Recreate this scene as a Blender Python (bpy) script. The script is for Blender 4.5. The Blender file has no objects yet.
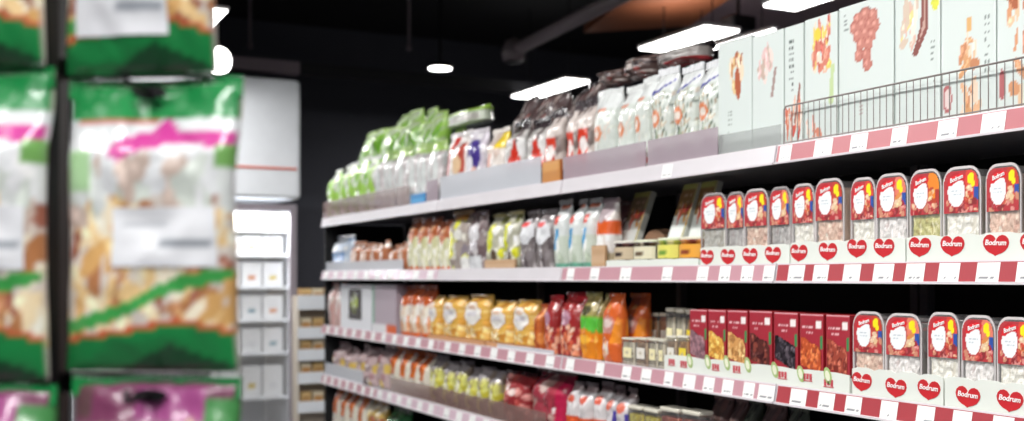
import bpy, math, random
import numpy as np
from mathutils import Vector, noise, Matrix
random.seed(7)
C = bpy.context.scene.collection
F = 1100.0; VPX = -40.0; HZ = 277.0; CAMZ = 1.45; XS = 1.83
A0 = math.atan2(512 - VPX, F); SA = math.sin(A0); CA = math.cos(A0)
# the shelving runs along +Y, its front edge stands in the plane x = XS; these turn measured
# picture positions into places on a plane x = const, z = const or at a distance from the lens
def tx(px, x): return x / (F*SA + (px-512)*CA)
def Y(px, x=XS): return (F*CA - (px-512)*SA) * tx(px, x)
def Z(py, px, x=XS): return CAMZ + (HZ-py) * tx(px, x)
def ceil_pt(px, py, zr):
    t = zr/(HZ-py); return Vector(((F*SA+(px-512)*CA)*t, (F*CA-(px-512)*SA)*t, CAMZ+zr))
def at_depth(px, py, d):
    t = d/F; return Vector(((F*SA+(px-512)*CA)*t, (F*CA-(px-512)*SA)*t, CAMZ+(HZ-py)*t))

# ---------------------------------------------------------------- materials
def lin(c):
    return tuple((v/12.92 if v <= .04045 else ((v+.055)/1.055)**2.4) for v in c[:3])
def h2(s):
    return tuple(int(s[i:i+2], 16)/255 for i in (0, 2, 4))
MATS = {}
def mat(name, col, rough=.5, metal=0, var=.06, scale=9, spec=.5, coat=0):
    if name in MATS: return MATS[name]
    m = bpy.data.materials.new(name); m.use_nodes = True; nt = m.node_tree; b = nt.nodes['Principled BSDF']
    if isinstance(col, str): col = h2(col)
    l = lin(col)
    tc = nt.nodes.new('ShaderNodeTexCoord'); n = nt.nodes.new('ShaderNodeTexNoise'); n.inputs['Scale'].default_value = scale
    r = nt.nodes.new('ShaderNodeValToRGB')
    r.color_ramp.elements[0].color = (*[v*(1-var) for v in l], 1); r.color_ramp.elements[1].color = (*[min(1, v*(1+var)) for v in l], 1)
    nt.links.new(tc.outputs['Object'], n.inputs['Vector']); nt.links.new(n.outputs['Fac'], r.inputs['Fac'])
    nt.links.new(r.outputs['Color'], b.inputs['Base Color'])
    b.inputs['Roughness'].default_value = rough; b.inputs['Metallic'].default_value = metal
    b.inputs['Specular IOR Level'].default_value = spec; b.inputs['Coat Weight'].default_value = coat
    MATS[name] = m; return m
def print_mat(name, rough, coat=0, bump=0):
    m = bpy.data.materials.new(name); m.use_nodes = True; nt = m.node_tree; b = nt.nodes['Principled BSDF']
    a = nt.nodes.new('ShaderNodeVertexColor'); a.layer_name = 'Col'
    nt.links.new(a.outputs['Color'], b.inputs['Base Color'])
    b.inputs['Roughness'].default_value = rough; b.inputs['Coat Weight'].default_value = coat; b.inputs['Coat Roughness'].default_value = .12
    if bump:
        tc = nt.nodes.new('ShaderNodeTexCoord'); n = nt.nodes.new('ShaderNodeTexNoise'); n.inputs['Scale'].default_value = 38; n.inputs['Detail'].default_value = 3
        bp = nt.nodes.new('ShaderNodeBump'); bp.inputs['Strength'].default_value = bump; bp.inputs['Distance'].default_value = .007
        nt.links.new(tc.outputs['Object'], n.inputs['Vector']); nt.links.new(n.outputs['Fac'], bp.inputs['Height']); nt.links.new(bp.outputs['Normal'], b.inputs['Normal'])
    return m
M_FOIL = print_mat('printed_foil', .26, .8, .75)
M_CARD = print_mat('printed_card', .5, .15)
M_FOOD = print_mat('loose_food', .55); M_FOODG = print_mat('food_behind_film', .4, .8)
def clear_mat(name, col, body=.08, gloss=.12, rough=.08):
    m = bpy.data.materials.new(name); m.use_nodes = True; nt = m.node_tree; nt.nodes.clear()
    o = nt.nodes.new('ShaderNodeOutputMaterial'); t = nt.nodes.new('ShaderNodeBsdfTransparent'); g = nt.nodes.new('ShaderNodeBsdfGlossy'); d = nt.nodes.new('ShaderNodeBsdfDiffuse')
    if isinstance(col, str): col = h2(col)
    d.inputs['Color'].default_value = (*lin(col), 1); g.inputs['Roughness'].default_value = rough
    f = nt.nodes.new('ShaderNodeLayerWeight'); f.inputs['Blend'].default_value = .25
    mx = nt.nodes.new('ShaderNodeMixShader'); mx.inputs[0].default_value = body
    nt.links.new(t.outputs[0], mx.inputs[1]); nt.links.new(d.outputs[0], mx.inputs[2])
    mm = nt.nodes.new('ShaderNodeMath'); mm.operation = 'MULTIPLY_ADD'; mm.inputs[1].default_value = .45; mm.inputs[2].default_value = gloss*.4
    nt.links.new(f.outputs['Fresnel'], mm.inputs[0])
    m2 = nt.nodes.new('ShaderNodeMixShader'); nt.links.new(mm.outputs[0], m2.inputs[0])
    nt.links.new(mx.outputs[0], m2.inputs[1]); nt.links.new(g.outputs[0], m2.inputs[2]); nt.links.new(m2.outputs[0], o.inputs[0])
    return m
M_CLEAR = clear_mat('clear_plastic', 'ffffff', .1)
M_RIM = clear_mat('frosted_rim', 'f4eeee', .62)
M_MAUVE = clear_mat('smoky_acrylic', 'd2c2cc', .5)
M_GREY = clear_mat('pale_acrylic', 'e9edf4', .6)
M_BROWN = clear_mat('brown_acrylic', 'b09088', .36)
M_FILM = clear_mat('bag_film', 'c8bcbc', .4, .3, .15)
def emit_mat(name, col, s):
    m = bpy.data.materials.new(name); m.use_nodes = True; nt = m.node_tree; nt.nodes.clear()
    o = nt.nodes.new('ShaderNodeOutputMaterial'); e = nt.nodes.new('ShaderNodeEmission'); e.inputs[0].default_value = (*lin(col), 1); e.inputs[1].default_value = s
    nt.links.new(e.outputs[0], o.inputs[0]); return m

# ---------------------------------------------------------------- printing: a list of marks evaluated over a sheet
def Rr(u0, v0, u1, v1, c): return ('r', u0, v0, u1, v1, c)
def El(u, v, a, b, c, rot=0): return ('e', u, v, a, b, c, rot)
def Pg(pts, c): return ('p', pts, c)
def Bl(seed, n, box, rr, pal, asp=1.0): 
    r = random.Random(seed); out = []
    for i in range(n):
        s = r.uniform(*rr); c = r.choice(pal).lstrip('#')
        u = r.uniform(box[0], box[2]); v = r.uniform(box[1], box[3]); ro = r.uniform(0, 3.1)
        out.append(El(u, v, s, s*asp*r.uniform(.6, 1), c, ro))
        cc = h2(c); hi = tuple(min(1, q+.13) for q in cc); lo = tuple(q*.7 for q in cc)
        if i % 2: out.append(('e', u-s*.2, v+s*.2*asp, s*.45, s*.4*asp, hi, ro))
    return out
def Tx(seed, u0, v0, u1, v1, rows, c, fill=.6):
    r = random.Random(seed); out = []; hgt = (v1-v0)/rows
    for k in range(rows):
        u = u0; vb = v0+k*hgt
        while u < u1:
            l = r.uniform(.03, .09)
            if r.random() < .8: out.append(Rr(u, vb+hgt*.2, min(u1, u+l), vb+hgt*(.2+fill), c))
            u += l+.025
    return out
def paint(ops, U, V):
    Cc = np.zeros(U.shape+(3,)); 
    for o in ops:
        k = o[0]
        if k == 'bg': Cc[:] = lin(h2(o[1]) if isinstance(o[1], str) else o[1]); continue
        c = o[-1] if k in 'rpn' else o[5]
        if isinstance(c, str): c = h2(c)
        c = np.array(lin(c))
        if k == 'r': m = (U >= o[1]) & (U <= o[3]) & (V >= o[2]) & (V <= o[4])
        elif k == 'e':
            ca, sa = math.cos(o[6]), math.sin(o[6]); du = U-o[1]; dv = V-o[2]
            m = ((du/o[3])**2+(dv/o[4])**2 <= 1) if not o[6] else (((du*ca+dv*sa)/o[3])**2 + ((-du*sa+dv*ca)/o[4])**2 <= 1)
        elif k == 'p':
            pts = o[1]; m = np.zeros(U.shape, bool); n = len(pts)
            for i in range(n):
                x0, y0 = pts[i]; x1, y1 = pts[(i+1) % n]
                if y0 == y1: continue
                cr = ((V < y0) != (V < y1)) & (U < (x1-x0)*(V-y0)/(y1-y0)+x0); m ^= cr
        Cc[m] = c
    return Cc

# ---------------------------------------------------------------- mesh helpers
class MB:
    def __init__(s): s.v = []; s.f = []; s.c = None; s.smooth = False
    def box(s, a, b, bev=0):
        (x0, y0, z0), (x1, y1, z1) = a, b; n = len(s.v)
        if bev:
            pts = []
            e = bev
            ring = lambda z, i: [(x0+e+i, y0+i, z), (x1-e-i, y0+i, z), (x1-i, y0+e+i, z), (x1-i, y1-e-i, z), (x1-e-i, y1-i, z), (x0+e+i, y1-i, z), (x0+i, y1-e-i, z), (x0+i, y0+e+i, z)]
            for z, i in ((z0, e*.6), (z0+e, 0), (z1-e, 0), (z1, e*.6)): pts += ring(z, i)
            s.v += pts
            for k in range(3):
                for j in range(8): s.f.append((n+k*8+j, n+k*8+(j+1) % 8, n+k*8+8+(j+1) % 8, n+k*8+8+j))
            s.f.append(tuple(n+7-j for j in range(8))); s.f.append(tuple(n+24+j for j in range(8)))
            return s
        s.v += [(x0, y0, z0), (x1, y0, z0), (x1, y1, z0), (x0, y1, z0), (x0, y0, z1), (x1, y0, z1), (x1, y1, z1), (x0, y1, z1)]
        for q in ((0, 3, 2, 1), (4, 5, 6, 7), (0, 1, 5, 4), (1, 2, 6, 5), (2, 3, 7, 6), (3, 0, 4, 7)): s.f.append(tuple(n+i for i in q))
        return s
    def prism(s, pts, y0, y1, inset=0):          # outline in x,z, extruded along y; inset rounds the front edge
        n = len(s.v); k = len(pts); cx = sum(p[0] for p in pts)/k; cz = sum(p[1] for p in pts)/k
        rings = [(y0, inset), (y0+inset, 0), (y1, 0)] if inset else [(y0, 0), (y1, 0)]
        for y, i in rings:
            for p in pts:
                d = math.hypot(p[0]-cx, p[1]-cz) or 1; q = 1-i/d
                s.v.append((cx+(p[0]-cx)*q, y, cz+(p[1]-cz)*q))
        for r in range(len(rings)-1):
            for j in range(k): s.f.append((n+r*k+j, n+r*k+(j+1) % k, n+(r+1)*k+(j+1) % k, n+(r+1)*k+j))
        s.f.append(tuple(n+k-1-j for j in range(k))); s.f.append(tuple(n+(len(rings)-1)*k+j for j in range(k)))
        return s
    def tube(s, path, r, seg=8):
        path = [Vector(p) for p in path]; n = len(s.v)
        for i, p in enumerate(path):
            d = (path[min(i+1, len(path)-1)]-path[max(i-1, 0)]).normalized(); a = d.orthogonal().normalized() if abs(d.z) > .9 or True else 0
            ref = Vector((0, 0, 1)) if abs(d.z) < .9 else Vector((1, 0, 0)); a = d.cross(ref).normalized(); b = d.cross(a)
            for k in range(seg):
                t = 2*math.pi*k/seg; s.v.append(tuple(p+a*r*math.cos(t)+b*r*math.sin(t)))
        for i in range(len(path)-1):
            for k in range(seg): s.f.append((n+i*seg+k, n+i*seg+(k+1) % seg, n+(i+1)*seg+(k+1) % seg, n+(i+1)*seg+k))
        s.f.append(tuple(n+seg-1-k for k in range(seg))); s.f.append(tuple(n+(len(path)-1)*seg+k for k in range(seg)))
        return s
    def lathe(s, prof, cx=0, cy=0, seg=24):
        n = len(s.v)
        for r, z in prof:
            for k in range(seg): t = 2*math.pi*k/seg; s.v.append((cx+r*math.cos(t), cy+r*math.sin(t), z))
        for i in range(len(prof)-1):
            for k in range(seg): s.f.append((n+i*seg+k, n+i*seg+(k+1) % seg, n+(i+1)*seg+(k+1) % seg, n+(i+1)*seg+k))
        s.f.append(tuple(n+seg-1-k for k in range(seg))); s.f.append(tuple(n+(len(prof)-1)*seg+k for k in range(seg)))
        s.smooth = True
        return s
    def build(s, name, m, parent=None, label=None):
        me = bpy.data.meshes.new(name); me.from_pydata([tuple(p) for p in s.v], [], s.f); me.update()
        if s.c is not None:
            at = me.color_attributes.new('Col', 'FLOAT_COLOR', 'POINT'); arr = np.ones((len(s.v), 4), np.float32); arr[:, :3] = s.c; at.data.foreach_set('color', arr.ravel())
        me.materials.append(m)
        if s.smooth: me.shade_smooth()
        o = bpy.data.objects.new(name, me); C.objects.link(o); o.parent = parent
        if label: o['label'] = label
        return o
def tag(o, label=None, cat=None, group=None, kind=None):
    if label: o['label'] = label
    if cat: o['category'] = cat
    if group: o['group'] = group
    if kind: o['kind'] = kind
    return o
def empty(name, loc=(0, 0, 0), rz=0):
    o = bpy.data.objects.new(name, None); C.objects.link(o); o.location = loc; o.rotation_euler.z = rz; o.empty_display_size = .05; return o
def copy_tree(o, parent=None):
    c = o.copy(); C.objects.link(c); c.parent = parent
    for ch in KIDS(o): copy_tree(ch, c)
    return c
def KIDS(o): return [x for x in ALLKIDS.get(o.name, [])]
ALLKIDS = {}
def reg(root):      # remember the children of a prototype once
    for o in list(C.objects):
        if o.parent is not None:
            l = ALLKIDS.setdefault(o.parent.name, [])
            if o not in l: l.append(o)

def sheet(fn, ops, nu, nv, u0=0, u1=1, v0=0, v1=1, mask=None):
    """an open painted grid; fn(u,v)->point"""
    m = MB(); us = np.linspace(u0, u1, nu+1); vs = np.linspace(v0, v1, nv+1); U, V = np.meshgrid(us, vs)
    m.c = paint(ops, U, V).reshape(-1, 3)
    for v in vs:
        for u in us: m.v.append(fn(u, v))
    for j in range(nv):
        for i in range(nu):
            if mask and not mask((us[i]+us[i+1])/2, (vs[j]+vs[j+1])/2): continue
            a = j*(nu+1)+i; m.f.append((a, a+1, a+nu+2, a+nu+1))
    return m
def bag_surface(w, h, d, seed, wr=1.0, shape='stand'):
    def T(u, v):
        e = max(0, 1-abs(2*u-1)**3.2)**.6
        if shape == 'pillow': p = max(0, 1-abs(2*v-1)**4)**.6
        elif shape == 'brick': p = 1 if v < .8 else max(.05, math.cos((v-.8)/.2*1.5))
        else: p = (.8+.2*min(1, v/.2)) if v < .6 else max(.04, math.cos((v-.6)/.36*1.5)) if v < .95 else .04
        return d/2*e*p
    def fn(u, v, s=-1):
        n = noise.noise(Vector((u*3+seed*7.1, v*5, seed))) + .5*noise.noise(Vector((u*9, v*11+seed, 3)))
        e = max(0, 1-abs(2*u-1)**3.2)
        x = (u-.5)*w*(1-.05*math.sin(v*math.pi)+.03*noise.noise(Vector((seed, v*4, u))))
        z = h*v + (.012*h*noise.noise(Vector((u*3, seed*3, 1))) if v > .5 else 0)*v
        dr = .018*wr*math.sin(max(0, v-.75)*9)*(.5+noise.noise(Vector((seed*5, u, 0))))
        y = s*(T(u, v) + .006*wr*n*e*(.3 if v < .05 or v > .97 else 1)) + d/2 + dr
        return (x, y, z)
    return fn
def bag(name, w, h, d, ops, mt=None, nu=20, nv=30, seed=1, wr=1.0, shape='stand', seal=None, label=None, lab_ops=None, sealname='top_seal'):
    """a filled bag: a front and a back sheet with shared side edges, as one mesh; parts: seal strip, stuck-on label"""
    root = empty(name); fn = bag_surface(w, h, d, seed, wr, shape)
    m = MB(); us = np.linspace(0, 1, nu+1); vs = np.linspace(0, 1, nv+1); U, V = np.meshgrid(us, vs)
    Cf = paint(ops, U, V).reshape(-1, 3); cols = []
    idx = {}
    for s in (-1, 1):
        for j, v in enumerate(vs):
            for i, u in enumerate(us):
                k = (i, j, s if 0 < i < nu and j < nv else 0)
                if k not in idx: idx[k] = len(m.v); m.v.append(fn(u, v, s)); cols.append(Cf[j*(nu+1)+i])
    g = lambda i, j, s: idx[(i, j, s if 0 < i < nu and j < nv else 0)]
    for j in range(nv):
        for i in range(nu):
            m.f.append((g(i, j, -1), g(i+1, j, -1), g(i+1, j+1, -1), g(i, j+1, -1)))
            m.f.append((g(i, j, 1), g(i, j+1, 1), g(i+1, j+1, 1), g(i+1, j, 1)))
    for i in range(nu):
        q = [g(i, 0, -1), g(i, 0, 1), g(i+1, 0, 1), g(i+1, 0, -1)]; q2 = []
        [q2.append(a) for a in q if a not in q2]
        if len(q2) > 2: m.f.append(tuple(q2))
    m.c = np.array(cols); m.smooth = True
    m.build('bag_body', mt or M_FOIL, root)
    if seal:
        s = MB(); n = 12
        for i in range(n+1):
            u = i/n; p = fn(u, .955, -1); q = fn(u, 1, -1); b = .0012*math.sin(i*2.5)
            s.v += [(p[0], q[1]-.003+b, h*.945), (p[0], q[1]+.003+b, h*.945), (p[0], q[1]-.002-b, q[2]+.004), (p[0], q[1]+.002-b, q[2]+.004)]
        for i in range(n):
            a = i*4; b = a+4
            s.f += [(a, b, b+2, a+2), (a+1, a+3, b+3, b+1), (a+2, b+2, b+3, a+3), (a, a+1, b+1, b)]
        s.f += [(0, 2, 3, 1), (4*n, 4*n+1, 4*n+3, 4*n+2)]
        s.c = np.tile(np.array(lin(h2(seal))), (len(s.v), 1)); s.build(sealname, mt or M_FOIL, root)
    if lab_ops:
        u0, v0, u1, v1, rnd = label; lf = lambda u, v: (lambda p: (p[0], p[1]-.0022, p[2]))(fn(u0+(u1-u0)*u, v0+(v1-v0)*v, -1))
        mk = (lambda u, v: (2*u-1)**2+(2*v-1)**2 < 1.02) if rnd else None
        s = sheet(lf, lab_ops, 14, 14, mask=mk); s.smooth = True; s.build('label_sticker', M_CARD, root, None)
    return root
def carton(name, w, h, d, ops, side, nu=24, nv=40, flap=None):
    root = empty(name); m = MB(); sc = np.array(lin(h2(side))); b = .0015
    us = np.linspace(0, 1, nu+1); vs = np.linspace(0, 1, nv+1); U, V = np.meshgrid(us, vs); cf = paint(ops, U, V).reshape(-1, 3)
    for v in vs:
        for u in us: m.v.append(((u-.5)*w, 0 if 0 < u < 1 and 0 < v < 1 else b, v*h))
    for j in range(nv):
        for i in range(nu): a = j*(nu+1)+i; m.f.append((a, a+1, a+nu+2, a+nu+1))
    k = len(m.v); m.v += [(-w/2, b, 0), (w/2, b, 0), (w/2, b, h), (-w/2, b, h), (-w/2, d, 0), (w/2, d, 0), (w/2, d, h), (-w/2, d, h)]
    m.f += [tuple(k+i for i in q) for q in ((1, 5, 6, 2), (4, 0, 3, 7), (3, 2, 6, 7), (4, 5, 1, 0), (5, 4, 7, 6))]
    m.c = np.vstack([cf, np.tile(sc, (8, 1))]); m.build('carton_body', M_CARD, root)
    f = MB(); f.box((-w/2+.001, d*.48, h-.0005), (w/2-.001, d, h+.0012)); f.c = np.tile(sc*.92, (len(f.v), 1)); f.build('top_flap', M_CARD, root)
    return root
def rrect(w, h, rt, rb, n=5):
    pts = []
    for cx, cz, r, a in ((w/2-rb, rb, rb, -90), (w/2-rt, h-rt, rt, 0), (-w/2+rt, h-rt, rt, 90), (-w/2+rb, rb, rb, 180)):
        for i in range(n+1): t = math.radians(a+90*i/n); pts.append((cx+r*math.cos(t), cz+r*math.sin(t)))
    return pts
def text_mesh(s, size, ext=.0004, shear=.15):
    cu = bpy.data.curves.new('lettering', 'FONT'); cu.body = s; cu.size = size; cu.extrude = ext; cu.align_x = 'CENTER'; cu.align_y = 'CENTER'; cu.shear = shear; cu.offset = size*.018; cu.resolution_u = 3
    o = bpy.data.objects.new('tmp', cu); C.objects.link(o); dg = bpy.context.evaluated_depsgraph_get(); dg.update()
    me = bpy.data.meshes.new_from_object(o.evaluated_get(dg)); me.transform(Matrix.Rotation(math.pi/2, 4, 'X'))
    bpy.data.objects.remove(o); me.materials.clear(); return me
def text_obj(s, size, m, parent, loc, name='brand_lettering', rot=0, cache={}):
    k = (s, size)
    if k not in cache: cache[k] = text_mesh(s, size)
    me = cache[k]
    if not me.materials: me.materials.append(m)
    o = bpy.data.objects.new(name, me); C.objects.link(o); o.parent = parent; o.location = loc; o.rotation_euler = (0, rot, 0); return o

M_WHITE = mat('white_print', 'f6f6f4', .5); M_REDINK = mat('red_print', 'c4282f', .45); M_TRAY = mat('white_tray_card', 'dfe4dc', .6)
# ---------------------------------------------------------------- the room
def struct(o): o['kind'] = 'structure'; return o
WALL = mat('dark_wall_paint', '4c4d56', .8, scale=2); CEIL = mat('black_ceiling_paint', '0c0c0f', .9, scale=2)
YB = 9.2
struct(MB().box((-3, -3, -.1), (9, YB+.1, 0)).build('floor', mat('grey_floor_tile', '56555a', .35, scale=3, var=.15)))
struct(MB().box((-3, -3, 3.6), (9, YB+.1, 3.7)).build('ceiling', CEIL))
struct(MB().box((-3, YB, 0), (9, YB+.1, 3.6)).build('wall_back', WALL))
struct(MB().box((9, -3, 0), (9.1, YB+.1, 3.6)).build('wall_right', WALL))
struct(MB().box((-3.1, -3, 0), (-3, YB+.1, 3.6)).build('wall_left', WALL))
struct(MB().box((-3, -3.1, 0), (9, -3, 3.6)).build('wall_front', WALL))
struct(MB().box((-3, YB-.02, 0), (9, YB, .1)).build('baseboard_back', mat('black_skirting', '101012', .5)))

# ---------------------------------------------------------------- shelving
RH = .048; DEPTH = .5; XB = XS+.55
ZC = {'A': .308, 'B': .010, 'C': -.294, 'D': -.575, 'E': -.87}
SURF = {k: CAMZ+v+.017 for k, v in ZC.items()}
M_RAIL = mat('white_rail_plastic', 'dcd6da', .3, coat=.3); M_STEEL = mat('shelf_steel', '98969c', .5); M_BACK = mat('black_back_panel', '0b0b0d', .7); M_UP = mat('grey_upright', '6e6a70', .45)
M_TAGS = print_mat('price_ticket_paper', .4, .3)
RED = mat('red_rail_insert', 'ab434a', .4, coat=.3); PINK = mat('glare_pink_rail_insert', 'c796a0', .35, coat=.4); PALE = mat('white_rail_insert', 'dad6da', .35, coat=.4); PINKW = mat('glare_pale_pink_rail_insert', 'd9bfcb', .35, coat=.4)  # paler inserts: glare of the rail cover put into the insert colour
def profile(y0, y1, pts, name, m, parent):      # pts in (x, z), extruded along y
    b = MB(); k = len(pts)
    for y in (y1, y0):
        for p in pts: b.v.append((p[0], y, p[1]))
    for j in range(k): b.f.append((j, (j+1) % k, k+(j+1) % k, k+j))
    b.f.append(tuple(range(k-1, -1, -1))); b.f.append(tuple(range(k, 2*k)))
    return b.build(name, m, parent)
TAGMESH = {}
def shelf(unit, z, y0, y1, ins, tags, wide=.045):
    """one shelf board with its tilted ticket rail; tags are (y0,y1) spans"""
    zt = z+RH/2; zb = z-RH/2
    sh = MB().box((XS+.014, y0+.002, zt-.028), (XB-.02, y1-.002, zt-.007)).build('shelf', M_STEEL, unit)
    profile(y0+.003, y1-.003, [(XS+.001, zb), (XS+.014, zb), (XS+.016, zt), (XS+.010, zt)], 'price_rail', M_RAIL, sh)
    fx = lambda f: XS+.001+.009*f; fz = lambda f: zb+RH*f
    profile(y0+.006, y1-.006, [(fx(.09)-.0006, fz(.09)), (fx(.09)+.0008, fz(.09)), (fx(.93)+.0008, fz(.93)), (fx(.93)-.0006, fz(.93))], 'rail_insert', ins, sh)
    profile(y0+.003, y1-.003, [(XS-.0035, zb-.001), (XS+.002, zb-.001), (XS+.002, zb+.005), (XS-.0035, zb+.004)], 'rail_lip', M_RAIL, sh)
    for a, b in tags:
        w = abs(b-a); yc = (a+b)/2
        ops = [('bg', 'f7f7f5')] + Tx(int(yc*997), .12, .06, .9, .28, 1, '6a6a72', .5) + Tx(int(yc*31), .15, .5, .7, .62, 1, 'a5a5ad', .6)
        s = sheet(lambda u, v: (fx(.1+.8*v)-.0014, yc+w/2-w*u, fz(.1+.8*v)), ops, 12, 10); s.build('price_tag', M_TAGS, sh)
    return sh
def pxspans(l, lo, hi): return [(Y(b), Y(a)) for a, b in l if lo < (Y(a)+Y(b))/2 < hi]
def regular(y0, y1, step, w, off=.05):
    r = []; y = y0+off
    while y+w < y1: r.append((y, y+w)); y += step
    return r
TA = [(778, 790), (813, 831), (849, 866), (890, 906), (936, 956), (980, 1004), (661, 671)]
TB = [(787, 803), (812, 827), (842, 859), (872, 892), (904, 923), (937, 958), (975, 998), (1015, 1036), (566, 573), (589, 598), (619, 630), (661, 671), (696, 707), (718, 729), (740, 752), (762, 773)]
TC = [(789, 805), (817, 833), (844, 860), (879, 896), (915, 933), (951, 970), (991, 1012), (682, 694), (702, 713), (721, 732), (742, 753), (757, 773), (565, 573), (595, 603), (621, 630), (640, 650), (663, 672)]
JT = [1.09, 2.178, 3.281, 4.364, 6.07]
unit_names = ['shelving bay beside the camera carrying white cartons on its top shelf', 'shelving bay with rice pouches on top and red window boxes below', 'shelving bay with silver and red pouches on top and yellow pasta bags', 'end shelving bay by the dark wall carrying green bags on top']
for i in range(4):
    y0, y1 = JT[i], JT[i+1]
    u = empty('shelving_unit', (0, 0, 0)); tag(u, unit_names[i], 'shelving', 'bays of the long shelving run')
    MB().box((XB-.02, y0, .12), (XB, y1, CAMZ+.42)).build('back_panel', M_BACK, u)
    for yy in ((y0+.004, y0+.03), (y1-.03, y1-.004))[:2 if i == 0 else 1] if i < 3 else ((y0+.004, y0+.03), (y1-.03, y1-.004)):
        MB().box((XB-.05, yy[0], 0), (XB-.021, yy[1], CAMZ+.42)).build('upright', M_UP, u)
    MB().box((XS+.04, y0+.002, 0), (XB-.051, y1-.002, .14)).build('plinth', M_UP, u)
    a = {0: mat('glare_pale_red_rail_insert', 'bd7278', .4, coat=.3), 1: PALE, 2: PALE, 3: PALE}[i]; b = {0: RED, 1: PINK, 2: PALE, 3: PINKW}[i]; c = {0: RED, 1: PINK, 2: PINK, 3: PINK}[i]  # top rail of the near bay: cover glare mixed into the red
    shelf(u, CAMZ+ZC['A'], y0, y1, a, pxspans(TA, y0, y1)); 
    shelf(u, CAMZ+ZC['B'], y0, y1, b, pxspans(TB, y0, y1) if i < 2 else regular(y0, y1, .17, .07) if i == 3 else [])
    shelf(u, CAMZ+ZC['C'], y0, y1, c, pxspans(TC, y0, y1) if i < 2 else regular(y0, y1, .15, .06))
    if i == 3:
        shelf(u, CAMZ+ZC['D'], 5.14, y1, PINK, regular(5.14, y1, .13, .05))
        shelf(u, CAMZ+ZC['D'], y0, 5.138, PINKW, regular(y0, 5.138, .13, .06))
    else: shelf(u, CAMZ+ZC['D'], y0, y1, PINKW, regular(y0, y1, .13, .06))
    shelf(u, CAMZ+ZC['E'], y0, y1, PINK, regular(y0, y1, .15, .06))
    if i == 3: MB().box((XS+.03, y1+.001, 0), (XB, y1+.02, CAMZ+.3)).build('end_panel', M_BACK, u)

# ---------------------------------------------------------------- product placing
PLACED = []      # (thing, phrase, category, group, shelf, px)
SHELFNAME = {'A': 'top shelf', 'B': 'second shelf', 'C': 'third shelf', 'D': 'fourth shelf', 'E': 'lowest shelf'}
USED = {}; COUNT = {}; VAR = {}
PROTO = {}
def put(key, row, px0, px1, topy, phrase, cat, group, x=None, rz=0, lean=0, zoff=0, gap=.003, h=None):
    """stand a copy of a product so its front spans px0..px1 on the plane x and its top reaches topy"""
    root, w, hh, d = PROTO[key]
    if callable(root):
        n = COUNT[key] = COUNT.get(key, -1)+1; vk = (key, n % 3)
        if vk not in VAR: VAR[vk] = root(n % 3)
        root = VAR[vk]; first = n < 3
        if not lean: lean = random.uniform(-.03, .04)
        zoff += max(0, lean)*d*1.25
        if topy and row != 'C': topy += random.uniform(-1.5, 1.5)
    else: vk = key; first = key not in USED
    x = XS+.04 if x is None else x
    if first: o = root; USED[vk] = 1; reg(o)
    else: o = copy_tree(root)
    ya, yb = Y(px1, x), Y(px0, x); zb = SURF[row]+zoff
    H = h if h else Z(topy, (px0+px1)/2, x) - zb
    o.scale = ((yb-ya-gap*2)/w, 1, H/hh); o.location = (x, (ya+yb)/2, zb+.0005); o.rotation_euler = (0, 0, -math.pi/2+rz)
    if lean:
        o.rotation_mode = 'XYZ'; o.rotation_euler = (-lean, 0, -math.pi/2+rz)
    PLACED.append((o, phrase, cat, group, SHELFNAME[row], px0)); return o
def proto(key, root, w, h, d): reg(root); PROTO[key] = (root, w, h, d)

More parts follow.
